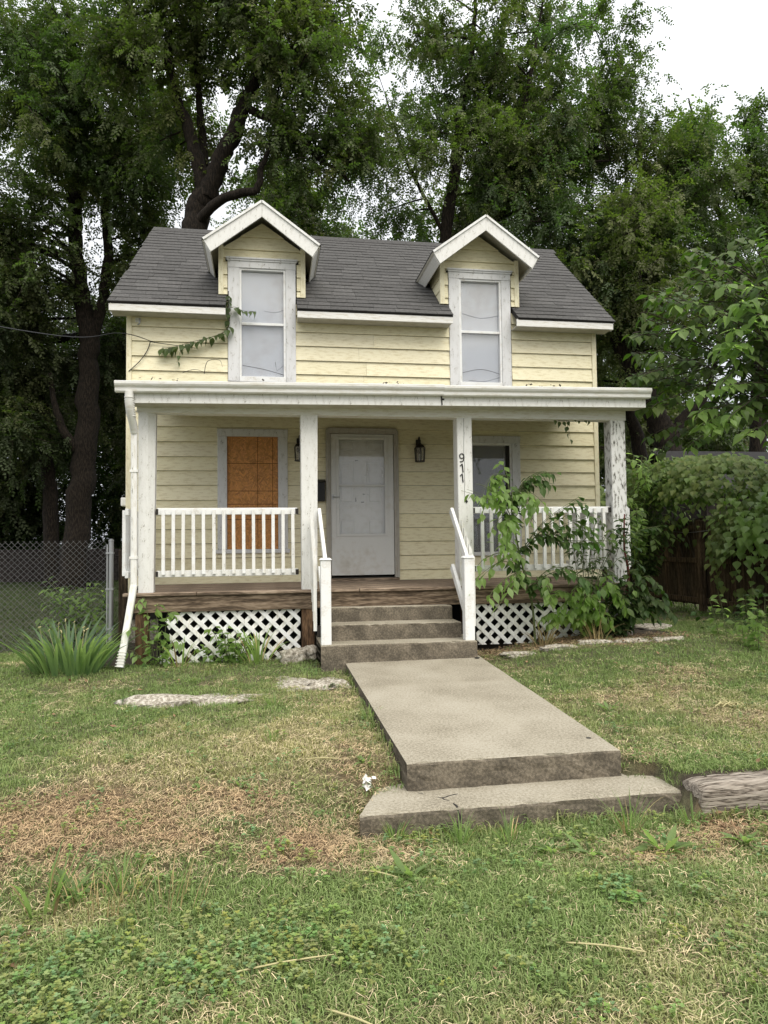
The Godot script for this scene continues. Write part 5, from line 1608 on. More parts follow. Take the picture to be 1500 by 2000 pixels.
func plants() -> void:
	# young tree growing through the right-hand railing
	var o := thing("mulberry_sapling", "leggy green sapling growing in front of the right porch railing", "shrub", Vector3(5.0, 0.26, 2.15))
	var spots := []
	for s in [
		[[Vector3(0, 0, 0), Vector3(-0.03, 0.5, 0.0), Vector3(-0.18, 1.0, 0.08), Vector3(-0.28, 1.5, 0.10), Vector3(-0.36, 2.02, 0.14), Vector3(-0.46, 2.16, 0.2)], 0.016],
		[[Vector3(-0.27, 1.45, 0.1), Vector3(-0.45, 1.72, 0.2), Vector3(-0.68, 1.86, 0.3), Vector3(-0.80, 1.88, 0.35)], 0.007],
		[[Vector3(-0.30, 1.62, 0.1), Vector3(-0.12, 1.95, 0.15), Vector3(0.06, 2.04, 0.2), Vector3(0.16, 1.98, 0.25)], 0.007],
		[[Vector3(-0.36, 2.0, 0.1), Vector3(-0.52, 1.95, 0.2), Vector3(-0.66, 1.7, 0.3)], 0.006],
		[[Vector3(-0.20, 1.1, 0.1), Vector3(0.1, 1.42, 0.2), Vector3(0.36, 1.64, 0.25), Vector3(0.54, 1.66, 0.3)], 0.008],
		[[Vector3(-0.05, 1.3, 0.15), Vector3(0.2, 1.3, 0.25), Vector3(0.42, 1.2, 0.3), Vector3(0.6, 1.36, 0.35)], 0.007],
		[[Vector3(-0.15, 0.9, 0.05), Vector3(-0.42, 1.1, 0.2), Vector3(-0.68, 1.05, 0.3), Vector3(-0.8, 0.95, 0.35)], 0.007],
		[[Vector3(-0.08, 0.7, 0.05), Vector3(0.14, 0.92, 0.2), Vector3(0.38, 0.88, 0.3), Vector3(0.5, 0.74, 0.35)], 0.007],
		[[Vector3(-0.1, 0.75, 0.05), Vector3(-0.3, 0.86, 0.2), Vector3(-0.55, 0.74, 0.3), Vector3(-0.66, 0.62, 0.35)], 0.007],
		[[Vector3(-0.05, 0.6, 0.05), Vector3(0.0, 0.82, 0.2), Vector3(0.02, 0.8, 0.35), Vector3(0.0, 0.6, 0.42)], 0.006],
		[[Vector3(-0.25, 1.4, 0.1), Vector3(-0.36, 1.5, 0.25), Vector3(-0.44, 1.3, 0.35)], 0.006],
		[[Vector3(-0.3, 1.7, 0.1), Vector3(-0.25, 1.8, 0.25), Vector3(-0.2, 1.6, 0.35)], 0.006],
		[[Vector3(-0.18, 1.0, 0.1), Vector3(-0.3, 1.2, 0.2), Vector3(-0.52, 1.28, 0.3)], 0.006]]:
		shoot(o, s[0], s[1], M.stem, spots, 0.038, 1.0, 0.75)
		if s[1] < 0.01:
			for q in (6 if s[0][0].y > 1.0 else 2):
				var w := Vector3(rng.randfn() * 0.13, rng.randf_range(-0.2, 0.1), rng.randfn() * 0.06)
				var e: int = s[0].size() - 1
				shoot(o, [s[0][0], s[0][1] + w * 0.5, s[0][e] + w], 0.005, M.stem, spots, 0.04, 1.0, 0.75)
	for k in range(spots.size() - 1, -1, -1):
		if (spots[k].origin.y < 0.55 and rng.randf() < 0.7) or (spots[k].origin.x < -0.60 and spots[k].origin.y > 1.78):
			spots.remove_at(k)
	hang_leaves(o, leaf_set(0.122, 0.066, OVATE, 0.02), "bush", spots, Vector3(0.08, 0.14, 0.04))
	# withered seed tassels hanging in it
	var dry := MB.new()
	for i in 26:
		var a := Vector3(rng.randf_range(-0.42, -0.02), rng.randf_range(1.62, 1.9), rng.randf_range(0.02, 0.15))
		dry.tube(PackedVector3Array([a, a + Vector3(rng.randfn() * 0.02, -0.08, 0.01), a + Vector3(rng.randfn() * 0.03, rng.randf_range(-0.22, -0.14), 0)]), PackedFloat32Array([0.004, 0.006, 0.003]), 4)
	part("withered_tassels", dry, M.stem, o)
	# fine-leaved shrub leaning on the railing
	o = thing("fine_leaved_shrub", "fine dark leaved shrub against the railing beside the right corner post", "shrub", Vector3(5.62, 0.33, 2.12))
	spots = []
	for s in [[0.0, 1.45, -0.05], [0.12, 1.5, 0.1], [-0.12, 1.3, -0.2], [0.2, 1.35, 0.3], [0.05, 1.15, -0.28], [0.28, 1.2, 0.38], [0.1, 1.0, 0.24], [-0.05, 0.9, -0.34]]:
		shoot(o, [Vector3(s[0] * 0.3, 0, 0), Vector3(s[0] * 0.6, s[1] * 0.55, 0.03), Vector3(s[0] + s[2] * 0.4, s[1] * 0.95, 0.08), Vector3(s[0] + s[2], s[1] * 0.88, 0.13)], 0.006, M.stem, spots, 0.024, 1.0, 0.5, "stem", 2)
		shoot(o, [Vector3(s[0] * 0.3, 0, 0), Vector3(s[0] * 0.5 + 0.06, s[1] * 0.5, 0.03), Vector3(s[0] + s[2] * 0.2 + 0.1, s[1] * 0.8, 0.08), Vector3(s[0] + s[2] * 0.7 + 0.16, s[1] * 0.7, 0.13)], 0.006, M.stem, spots, 0.024, 1.0, 0.5, "stem", 2)
	spots = spots.filter(func(t): return t.origin.y > 0.55)
	hang_leaves(o, leaf_set(0.075, 0.034, NARROW, 0.008), "ivy", spots, Vector3(0.05, 0.085, 0.035))
	# creeper heaped over the foot of the corner post
	o = thing("creeper", "dark green creeper heaped over the porch edge at the right corner post", "creeper", Vector3(5.95, 0.36, 2.1))
	spots = []
	for s in [[-0.75, 0.55], [-0.5, 0.6], [-0.3, 0.5], [0.0, 0.62], [0.2, 0.66], [0.42, 0.55], [0.5, 0.7], [0.1, 0.4], [-0.55, 0.35], [0.35, 0.35], [-0.2, 0.3], [0.55, 0.45], [-0.85, 0.3], [-0.1, 0.72], [0.3, 0.78]]:
		shoot(o, [Vector3(s[0] * 0.35, 0, -0.02), Vector3(s[0] * 0.6, s[1] * 0.8, 0.06), Vector3(s[0] * 0.9, s[1], 0.14), Vector3(s[0] * 1.1, s[1] * 0.8, 0.22)], 0.006, M.stem, spots, 0.036, 1.0, 0.7, "stem", 2)
		shoot(o, [Vector3(s[0] * 0.3, 0, -0.02), Vector3(s[0] * 0.5 + 0.05, s[1] * 0.6, 0.06), Vector3(s[0] * 0.9 + 0.1, s[1] * 0.8, 0.14), Vector3(s[0] * 1.1 + 0.12, s[1] * 0.55, 0.2)], 0.006, M.stem, spots, 0.036, 1.0, 0.7, "stem", 2)
	shoot(o, [Vector3(0.2, 0.1, 0.0), Vector3(0.26, 0.7, 0.02), Vector3(0.2, 1.05, 0.05), Vector3(0.22, 1.45, 0.04)], 0.024, M.stem_red, spots, 0.05, 0.8, 0.5, "red_stem", 2)
	for s in [[0.15, 1.35], [0.3, 1.42], [0.1, 1.2], [0.4, 1.25]]:
		shoot(o, [Vector3(0.2, 1.1, 0.05), Vector3(s[0], s[1], 0.08), Vector3(s[0] + (s[0] - 0.2) * 1.2, s[1] + 0.05, 0.12)], 0.005, M.stem, spots, 0.04, 0.9, 0.5, "stem", 2)
	hang_leaves(o, leaf_set(0.115, 0.07, OVATE, 0.015), "vine", spots, Vector3(0.05, 0.085, 0.025))
	# vine hanging at the left dormer window
	o = thing("wall_vine", "small vine trailing across the upper wall beside the left dormer window", "vine", Vector3(1.38, 4.95, 0.06))
	spots = []
	shoot(o, [Vector3(0.0, 0.12, 0), Vector3(0.0, -0.12, 0.02), Vector3(0.01, -0.38, 0.03), Vector3(-0.1, -0.5, 0.03), Vector3(-0.32, -0.58, 0.03), Vector3(-0.5, -0.63, 0.03), Vector3(-0.72, -0.70, 0.02), Vector3(-0.9, -0.71, 0.0)], 0.007, M.twig, spots, 0.055, 1.0, 1.0, "stem", 2)
	shoot(o, [Vector3(0.0, -0.14, 0.02), Vector3(0.09, -0.12, 0.05), Vector3(0.2, -0.17, 0.06), Vector3(0.36, -0.17, 0.05)], 0.004, M.twig, spots, 0.05, 0.8, 0.8, "stem", 2)
	shoot(o, [Vector3(-0.62, -0.66, 0.02), Vector3(-0.66, -0.8, 0.03), Vector3(-0.7, -0.93, 0.02)], 0.003, M.twig, spots, 0.07, 0.7, 0.8, "stem", 1)
	shoot(o, [Vector3(-0.62, -1.06, 0.02), Vector3(-0.45, -1.02, 0.05), Vector3(-0.3, -1.07, 0.05)], 0.005, M.twig, [], 0.07, 0.7, 0.8, "dry_stem", 1)
	shoot(o, [Vector3(-0.33, -1.07, 0.02), Vector3(-0.28, -0.9, 0.05), Vector3(-0.12, -0.88, 0.05), Vector3(-0.08, -0.98, 0.06)], 0.005, M.twig, [], 0.07, 0.7, 0.8, "dry_stem", 1)
	hang_leaves(o, leaf_set(0.125, 0.092, HEART, 0.02), "ivy", spots, Vector3(0.05, 0.085, 0.025))
	# leaves dangling from the porch beam
	o = thing("hanging_vine", "few dark leaves dangling under the porch beam near the right corner", "vine", Vector3(5.6, 3.0, 1.85))
	spots = []
	shoot(o, [Vector3(-0.22, 0.03, 0), Vector3(-0.1, -0.02, 0.02), Vector3(0.1, 0.0, 0.02), Vector3(0.3, 0.0, 0)], 0.004, M.twig, spots, 0.05, 0.7, 1.0)
	shoot(o, [Vector3(-0.02, 0.0, 0), Vector3(0.0, -0.12, 0.02), Vector3(0.02, -0.24, 0.02)], 0.003, M.twig, spots, 0.07, 0.8, 1.2)
	hang_leaves(o, leaf_set(0.10, 0.07, HEART, 0.02), "ivy", spots, Vector3(0.04, 0.07, 0.02))
	# broad-leaved bush overhanging from the right
	o = thing("broad_leaved_bush", "large bright broad-leaved bush overhanging the yard at the right edge", "bush", Vector3(9.15, 0.3, 1.6))
	spots = []
	for k in 210:
		var a := rng.randf_range(-1.0, 1.0)
		var up := rng.randf_range(-0.75, 1.0)
		var tip := Vector3(-0.2 + 1.9 * sin(a * 2.2) * sqrt(1.0 - up * up * 0.7) - 0.35, 3.5 + 1.4 * up, 0.5 + 1.25 * cos(a * 2.2) * sqrt(1.0 - up * up * 0.7))
		var a0 := Vector3(rng.randf_range(-0.3, 0.3), rng.randf_range(2.2, 3.6), rng.randf_range(0.0, 0.6))
		shoot(o, [a0, a0.lerp(tip, 0.55) + Vector3(0, 0.25, 0), tip, tip + (tip - a0).normalized() * 0.28 + Vector3(0, -0.12, 0)], 0.010, M.twig, spots, 0.07, 1.0, 0.55, "branch", 2)
	for k in 3:
		tube_part("trunk", Array(bend([Vector3(0.1 * k, -0.1, 0.15 * k), Vector3(0.15 * k - 0.2, 1.2, 0.2), Vector3(0.3 * k - 0.4, 2.4, 0.4), Vector3(0.5 * k - 0.6, 3.6, 0.5)], 5)), Array(taper(16, 0.06, 0.02)), 8, M.bark, o)
	hang_leaves(o, leaf_set(0.155, 0.098, OVATE, 0.03), "bush", spots, Vector3(0.118, 0.172, 0.06))
	# light green sapling behind the corner post
	o = thing("light_sapling", "light green sapling behind the right corner post in front of the dark shed", "shrub", Vector3(8.5, 0.3, -1.6))
	spots = []
	for k in 64:
		var tip := Vector3(rng.randf_range(-0.75, 0.65), rng.randf_range(1.2, 2.75), rng.randf_range(-0.4, 0.6))
		if tip.y > 2.3:
			tip.x = rng.randf_range(-0.3, 0.45)
		shoot(o, [Vector3(tip.x * 0.2, 0.5, 0), Vector3(tip.x * 0.5, tip.y * 0.75, tip.z * 0.5), tip, tip + Vector3(tip.x * 0.25, -0.12, 0.1)], 0.008, M.stem, spots, 0.08, 1.0, 0.6, "stem", 2)
	hang_leaves(o, leaf_set(0.13, 0.08, OVATE, 0.02), "bush", spots, Vector3(0.118, 0.172, 0.06))
	# vine smothering the board fence
	o = thing("fence_vine", "thick mass of vine smothering the board fence at the right", "vine", Vector3(9.3, 0.3, -1.0))
	spots = []
	for k in 6000:
		var d := rand_dir()
		d.y = absf(d.y) if rng.randf() < 0.8 else d.y
		var blob: Array = [[Vector3(0.05, 1.95, -1.6), Vector3(0.8, 0.72, 1.5)], [Vector3(0.0, 1.9, 0.4), Vector3(0.85, 0.72, 1.3)], [Vector3(0.15, 1.15, 1.6), Vector3(0.95, 1.1, 0.9)], [Vector3(-0.95, 1.4, -2.5), Vector3(0.8, 1.0, 0.9)], [Vector3(0.1, 2.3, -0.6), Vector3(0.9, 0.4, 1.6)], [Vector3(0.1, 0.9, 1.5), Vector3(0.85, 0.95, 0.8)]][k % 6]
		var q: Vector3 = blob[0] + d * blob[1] * rng.randf_range(0.75, 1.05)
		if q.y < 0.05:
			continue
		var along := (d * Vector3(1, 0.3, 1) * 0.6 + Vector3(-0.1, -0.75, 0.3) + rand_dir() * 0.35).normalized()
		spots.append(facing(q, along, d * 0.7 + Vector3(-0.2, 0.9, 0.5), rng.randf_range(0.45, 1.15)))
	for k in 12:
		tube_part("runner", Array(bend([Vector3(0.1, 0.0, -2.6 + k * 0.35), Vector3(-0.1, 0.9, -2.5 + k * 0.33), Vector3(-0.2, 1.7, -2.4 + k * 0.3), Vector3(0.3, 2.25 + 0.1 * (k % 3), -2.2 + k * 0.32)], 4)), Array(taper(13, 0.014, 0.004)), 5, M.twig, o)
	hang_leaves(o, leaf_set(0.13, 0.11, HEART, 0.03), "bush", spots, Vector3(0.15, 0.205, 0.065))
	# low weeds in the bottom corner by the bush
	o = thing("weed_patch", "low dark weeds under the bush at the right edge of the lawn", "weeds", Vector3(7.75, 0.2, 2.3))
	spots = []
	for k in 44:
		var tip := Vector3(rng.randf_range(-0.7, 0.9), rng.randf_range(0.15, 0.7), rng.randf_range(-0.8, 0.9))
		shoot(o, [Vector3(tip.x * 0.75, -0.05, tip.z * 0.75), Vector3(tip.x * 0.9, tip.y * 0.7, tip.z * 0.9), tip], 0.005, M.stem, spots, 0.06, 1.0, 0.5, "stem", 2)
	hang_leaves(o, leaf_set(0.10, 0.06, OVATE, 0.015), "vine", spots, Vector3(0.055, 0.10, 0.03))
	# left: shrubs at the lattice
	o = thing("lattice_weed", "leafy weed at the left end of the left lattice by the downspout", "weed", Vector3(0.72, 0.17, 2.08))
	spots = []
	for s in [[-0.12, 0.75], [0.0, 0.68], [0.12, 0.6], [-0.2, 0.45], [0.05, 0.4], [-0.05, 0.25], [-0.25, 0.2], [0.18, 0.3]]:
		shoot(o, [Vector3(s[0] * 0.4, 0, 0), Vector3(s[0] * 0.7, s[1] * 0.6, 0.03), Vector3(s[0], s[1], 0.06), Vector3(s[0] * 1.5, s[1] * 0.95, 0.1)], 0.005, M.stem, spots, 0.055, 1.0, 0.55, "stem", 2)
	hang_leaves(o, leaf_set(0.10, 0.05, OVATE, 0.02), "bush", spots, Vector3(0.07, 0.12, 0.04))
	o = thing("lattice_shrub", "low dark leafy plant before the middle of the left lattice", "shrub", Vector3(1.52, 0.17, 2.08))
	spots = []
	for k in 16:
		var tip := Vector3(rng.randf_range(-0.42, 0.3), rng.randf_range(0.15, 0.42), rng.randf_range(-0.08, 0.15))
		shoot(o, [Vector3(tip.x * 0.4, 0, 0), Vector3(tip.x * 0.8, tip.y * 0.8, tip.z * 0.6), tip], 0.005, M.stem, spots, 0.055, 1.0, 0.5, "stem", 2)
	hang_leaves(o, leaf_set(0.085, 0.05, OVATE, 0.015), "vine", spots, Vector3(0.05, 0.08, 0.02))
	o = thing("fence_bush", "bushy green plant behind the end post of the wire fence", "shrub", Vector3(-0.55, 0.19, -0.1))
	spots = []
	for k in 30:
		var tip := Vector3(rng.randf_range(-0.55, 0.45), rng.randf_range(0.2, 0.85), rng.randf_range(-0.4, 0.5))
		shoot(o, [Vector3(tip.x * 0.3, 0, 0), Vector3(tip.x * 0.7, tip.y * 0.8, tip.z * 0.6), tip], 0.005, M.stem, spots, 0.06, 1.0, 0.5, "stem", 2)
	hang_leaves(o, leaf_set(0.11, 0.06, OVATE, 0.015), "vine", spots, Vector3(0.06, 0.1, 0.03))
	o = thing("undergrowth", "dark undergrowth along the far edge of the back yard at the left", "undergrowth", Vector3(-6.0, 0.4, -15.5))
	spots = []
	for k in 5200:
		var d := rand_dir()
		var qx := rng.randf_range(-9.0, 4.6)
		var q := Vector3(qx, rng.randf_range(0.2, 3.4 + 0.9 * sin(qx * 1.7)), rng.randf_range(-6.0, -3.2)) + d * Vector3(0.7, 0.65, 0.5)
		spots.append(facing(q, d + Vector3(0, -0.4, 0.3), d + Vector3(0, 0.8, 0.4), rng.randf_range(0.8, 1.5)))
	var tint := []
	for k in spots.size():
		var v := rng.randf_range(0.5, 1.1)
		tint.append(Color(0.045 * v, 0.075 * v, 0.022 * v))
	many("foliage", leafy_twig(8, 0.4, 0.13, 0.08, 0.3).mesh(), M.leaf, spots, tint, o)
	o.set_meta("kind", "stuff")
	# iris clump by the downspout
	blade_clump("iris_clump", "big clump of sword-shaped iris leaves left of the downspout", on_ground(-0.14, 2.22), 125, 0.42, 0.70, 0.040, 1.2, 0.38, "iris", [])
	var ir := MB.new()
	for k in 9:
		var a := on_ground(-0.12, 2.2) + Vector3(rng.randf_range(-0.35, 0.15), rng.randf_range(0.42, 0.54), rng.randf_range(-0.2, 0.15))
		ir.hull(Transform3D(Basis(rand_dir(), rng.randf() * TAU), a), Vector3(0.012, 0.035, 0.012), 0.004)
		ir.tube(PackedVector3Array([a, a - Vector3(rng.randfn() * 0.05, 0.36, 0.0)]), PackedFloat32Array([0.0018, 0.0022]), 4)
	tag(part("iris_stalks", ir, M.iris_tan, self), "withered iris flower stalks standing in the sword-leaved clump", "flower stalks")
	blade_clump("daylily_clump", "clump of arching yellow-green strap leaves before the left lattice", on_ground(1.80, 2.16), 34, 0.36, 0.58, 0.020, 1.25, 0.16, "bush", [0.28, 0.28])
	blade_clump("daylily_clump", "small yellowing strap-leaved clump near the left end of the lattice", on_ground(0.98, 2.14), 14, 0.28, 0.46, 0.018, 1.2, 0.10, "bush", [0.4, 0.4])
	blade_clump("dry_clump", "dry straw-yellow clump at the foot of the right lattice, left one", on_ground(5.08, 2.2), 24, 0.3, 0.45, 0.014, 1.5, 0.14, "dry", [])
	blade_clump("dry_clump", "dry straw-yellow clump at the foot of the right lattice, right one", on_ground(5.72, 2.22), 26, 0.32, 0.52, 0.018, 1.5, 0.16, "dry", [])
	for s in [[1.96, 3.85, 0.17, "bright green grass tuft just below the gap between the stepping stones"], [1.93, 4.85, 0.12, "small green grass tuft midway down the left lawn"], [2.72, 4.4, 0.16, "grass tuft at the left edge of the walk"], [2.62, 6.08, 0.17, "grass tuft at the left end of the low step"], [2.98, 6.18, 0.20, "thick grass tuft before the crack in the low step"], [3.26, 6.2, 0.18, "grass tuft at the low step right of its crack"], [3.96, 6.28, 0.30, "tall broad grass clump before the right part of the low step"], [4.38, 6.24, 0.18, "grass tuft at the right end of the low step"], [4.3, 5.95, 0.16, "grass tuft between the low step and the timber"]]:
		blade_clump("grass_tuft", s[3], on_ground(s[0], s[1]), 30, s[2] * 0.6, s[2] * 1.1, 0.0075, 0.95, 0.05, "weed", [0.12, 0.1])
	blade_clump("grass_tuft", "tall yellow-green grass clump in the left foreground", on_ground(1.42, 6.72), 60, 0.14, 0.24, 0.005, 0.7, 0.22, "weed", [0.45, 0.5])
	blade_clump("grass_tuft", "drying tall grass clump left of the yellow-green one in front", on_ground(1.12, 6.66), 50, 0.12, 0.22, 0.005, 0.8, 0.2, "dry", [])
	var fringe := [[], []]
	for k in 230:
		var q: Vector2 = [Vector2(2.73, rng.randf_range(2.7, 5.6)), Vector2(4.235, rng.randf_range(2.7, 5.5)), Vector2(rng.randf_range(2.45, 4.4), 6.075), Vector2(rng.randf_range(2.8, 4.2), 5.71), Vector2(rng.randf_range(4.5, 6.6), 6.235)][k % 5]
		if q.y == 5.71 and (rng.randf() < 0.45 or absf(q.x - 3.35) > 0.5):
			continue
		var y := -0.09 if q.y == 5.71 else height(q.x, q.y)
		var sc := rng.randf_range(0.8, 2.0) if q.y > 6.0 or q.y < 5.7 else 0.8
		fringe[0].append(Transform3D(Basis(Vector3.UP, rng.randf() * TAU).scaled(Vector3.ONE * sc), Vector3(q.x + rng.randfn() * 0.015, y - 0.004, q.y + rng.randfn() * 0.012)))
		var v := rng.randf_range(0.7, 1.2)
		fringe[1].append(Color(0.20 * v, 0.29 * v, 0.10 * v).lerp(Color(0.4, 0.35, 0.18), rng.randf() * 0.6))
	many("edge_grass", tuft(14, 0.06, 0.0055, 0.05, 1.0), M.grass, fringe[0], fringe[1], self).set_meta("label", "longer grass growing along the edges of the concrete")
	blade_clump("tall_weed_grass", "tall broad-bladed weedy grass at the left edge of the foreground", on_ground(0.88, 6.62), 20, 0.2, 0.36, 0.016, 1.1, 0.12, "weed", [0.1, 0.1])
	blade_clump("tall_weed_grass", "smaller broad-bladed weedy grass just right of the one at the left edge", on_ground(1.2, 6.5), 12, 0.14, 0.24, 0.013, 1.2, 0.08, "weed", [0.1, 0.1])
	# broad-leaved weeds
	for s in [[2.62, 6.55, 0.17, 9, "dandelion weed with jagged pale leaves before the low step"], [3.42, 6.42, 0.15, 10, "broad-leaved weed before the middle of the low step"], [3.62, 6.5, 0.15, 9, "broad-leaved weed in front, between the middle of the step and the tall clump"], [4.02, 6.52, 0.20, 14, "largest broad-leaved weed, under the tall grass clump by the step"], [0.98, 6.5, 0.20, 12, "broad-leaved weed at the left edge of the foreground"], [1.62, 6.05, 0.10, 7, "small weed on the bare brown patch, nearest the front"], [1.72, 5.55, 0.10, 7, "small weed in the middle of the bare brown patch"], [1.55, 5.35, 0.08, 6, "small weed at the back of the bare brown patch"], [4.73, 4.5, 0.15, 8, "upright dock weed on the lawn right of the walk"], [0.75, 4.4, 0.10, 8, "weed in the green part of the left lawn"], [2.55, 5.35, 0.12, 10, "leafy weed at the left front corner of the slab"], [4.5, 6.55, 0.14, 9, "weed before the timber at the right"]]:
		o = thing("weed", s[4], "weed", on_ground(s[0], s[1]))
		var set_ := leaf_set(s[2] * 0.72, s[2] * 0.2, NARROW, 0.012)
		for k in int(s[3] * 1.7):
			var a: float = TAU * k / s[3] + rng.randf() * 0.9
			var rise := rng.randf_range(0.15, 1.5)
			part("leaf", set_[k % 3], M["weed%d" % rng.randi_range(0, 3)], o).transform = facing(Vector3(cos(a) * 0.012 + rng.randfn() * 0.012, 0.008, sin(a) * 0.012 + rng.randfn() * 0.012), Vector3(cos(a), rise, sin(a)), Vector3(-cos(a), 1.0, -sin(a)) + rand_dir() * 0.4, rng.randf_range(0.5, 1.2))
	# litter
	o = thing("paper_litter", "crumpled white paper scrap in the grass left of the slab's front corner", "litter", on_ground(2.53, 5.62, 0.02))
	var lit := MB.new()
	for k in 14:
		var c := Vector3(rng.randfn() * 0.018, rng.randf() * 0.07, rng.randfn() * 0.02)
		var u := rand_dir() * rng.randf_range(0.02, 0.04)
		var w := rand_dir() * rng.randf_range(0.01, 0.025)
		lit.quad(c - u, c - w, c + u, c + w)
	part("scrap", lit, M.litter, o)
	o = thing("wilted_plant", "wilted pale yellow plant lying on the right lawn", "plant", on_ground(5.72, 4.62, 0.015))
	for k in 12:
		var a := rng.randf() * TAU
		var p := Vector3(rng.randfn() * 0.06, 0.01, rng.randfn() * 0.03)
		tube_part("stalk", Array(bend([p, p + Vector3(cos(a) * 0.07, 0.035, sin(a) * 0.05), p + Vector3(cos(a) * 0.14, 0.012, sin(a) * 0.09)], 3)), Array(taper(7, 0.006, 0.004)), 5, M.iris_tan, o)
	for s in [[1.95, 7.28, 0.42, 0.1, "long pale straw stalk lying in the centre foreground"], [2.45, 6.55, 0.22, -0.6, "pale straw stalk lying in the grass before the low step's left end"], [3.28, 7.35, 0.32, -0.45, "pale straw stalk in the right foreground"], [2.2, 7.6, 0.25, -0.7, "short straw stalk at the bottom edge of the foreground"], [2.25, 5.3, 0.25, -0.2, "straw stalk lying left of the slab's front corner"]]:
		o = thing("straw_stalk", s[4], "straw", on_ground(s[0], s[1], 0.035))
		var d: Vector3 = Vector3(cos(s[3]), 0.02, -sin(s[3])) * s[2]
		tube_part("stalk", Array(bend([-d * 0.5, Vector3(0, 0.012, 0.01), d * 0.5], 4)), [0.003, 0.004, 0.004, 0.004, 0.004, 0.004, 0.004, 0.003, 0.002], 5, M.iris_tan, o)


func blade_clump(called: String, label: String, at: Vector3, k: int, l0: float, l1: float, wid: float, arch: float, spread: float, kind: String, dry_share: Array) -> void:
	var o := thing(called, label, "iris" if kind == "iris" else "grass clump", at)
	for i in k:
		var a := rng.randf() * TAU
		var off := Vector3(cos(a), 0, sin(a) * 0.7) * spread * sqrt(rng.randf())
		var lean := off.length() / maxf(spread, 0.01)
		var dir := (Vector3(cos(a) + rng.randfn() * 0.3, 0, sin(a) + rng.randfn() * 0.3)).normalized()
		var ln := rng.randf_range(l0, l1) * (1.0 if lean < 0.8 else 0.9)
		var tilt := clampf((0.12 + lean * 0.75 + absf(rng.randfn()) * 0.12) * arch, 0.05, 1.35)
		var b := MB.new()
		var p := off
		var n := 7
		var side := dir.cross(Vector3.UP).rotated(Vector3.UP, rng.randfn() * 0.5)
		var prev := []
		var curl := rng.randf_range(0.2, 0.75) * arch
		for s in n + 1:
			var f := float(s) / n
			var w := wid * 0.5 * (1.0 - pow(f, 3.0)) * (0.75 + 0.25 * minf(f * 4.0, 1.0))
			var now := [p - side * w, p + Vector3(0, 0, 0) + dir * w * 0.25, p + side * w]
			if s > 0:
				b.quad(prev[0], prev[1], now[1], now[0])
				b.quad(prev[1], prev[2], now[2], now[1])
			prev = now
			var th := tilt * 0.55 + (tilt * 0.45 + curl * f) * f
			p += (dir * sin(th) + Vector3.UP * cos(th)) * ln / n
		var mk := kind
		if dry_share.size() and rng.randf() < dry_share[0]:
			mk = "dry"
		part("blade", b, M["%s%d" % [mk, rng.randi_range(0, 3)]], o)


# ------------------------------------------------------------------ lawn
func spot(x: float, z: float, cx: float, cz: float, rx: float, rz: float) -> float:
	var d := Vector2((x - cx) / rx, (z - cz) / rz).length_squared()
	return exp(-d)


# x: bare brown thatch, y: straw-yellow, z: clover
func lawn(x: float, z: float) -> Vector3:
	var n := n_lawn.get_noise_2d(x * 10.0, z * 14.0)
	var m := n_lawn.get_noise_2d(x * 34.0 + 90.0, z * 40.0)
	var brown := spot(x, z, 1.25, 6.0, 1.0, 0.55) + spot(x, z, 0.5, 5.85, 0.5, 0.4) * 0.8 + spot(x, z, 2.2, 6.0, 0.5, 0.5) * 0.6 + spot(x, z, 2.5, 5.4, 0.25, 0.4) * 0.6
	brown += spot(x, z, 4.6, 6.35, 0.6, 0.2) * 0.9 + spot(x, z, 3.9, 6.6, 0.35, 0.12) * 0.7 + spot(x, z, 4.45, 5.5, 0.25, 0.3) * 0.7
	brown += spot(x, z, 5.6, 2.0, 1.6, 0.4) * 1.4 + spot(x, z, 5.3, 4.6, 0.8, 0.5) * 0.5 + spot(x, z, 5.9, 3.6, 0.7, 0.35) * 0.4
	brown = clampf(brown * 1.15 + n * 0.8 + m * 0.55 - 0.2, 0, 1)
	var straw := spot(x, z, 2.2, 4.6, 0.9, 1.0) * 0.9 + spot(x, z, 1.3, 5.2, 1.3, 0.5) * 0.8 + spot(x, z, 5.6, 4.6, 1.5, 1.0) * 0.75 + spot(x, z, -0.6, 4.2, 0.7, 0.5) * 0.7 + spot(x, z, 2.5, 2.95, 0.4, 0.2)
	straw += spot(x, z, 2.9, 7.6, 0.9, 0.25) * 0.5 + spot(x, z, 1.2, 6.75, 0.5, 0.2) * 0.5
	straw = clampf(straw + n * 0.7 - m * 0.5 - 0.10, 0, 1)
	var clover := spot(x, z, 1.5, 7.1, 0.9, 0.28) + spot(x, z, 2.3, 7.15, 0.5, 0.22) * 0.9 + spot(x, z, 3.5, 6.85, 0.8, 0.3) * 0.55 + spot(x, z, 1.0, 7.4, 0.5, 0.3)
	clover = clampf(clover * 0.95 + m * 1.1 + n * 0.5 - 0.42, 0, 1)
	return Vector3(brown, straw * (1.0 - brown * 0.6), clover)


func covered(x: float, z: float) -> bool:
	if z < 1.95 and z > -5.1 and x > 0.0 and x < 6.9:
		return true
	if x > 2.72 and x < 4.24 and z > 1.9 and z < 5.7:
		return true
	if x > 2.46 and x < 4.17 and z > 1.5 and z < 2.66:
		return true
	if x > 2.42 + maxf(0.0, (5.95 - z)) * 0.9 and x < (4.46 if z > 5.72 else 4.24) and z > 5.4 and z < 6.05:
		return true
	if x > 4.42 and z > 5.96 and z < 6.22:
		return true
	return false


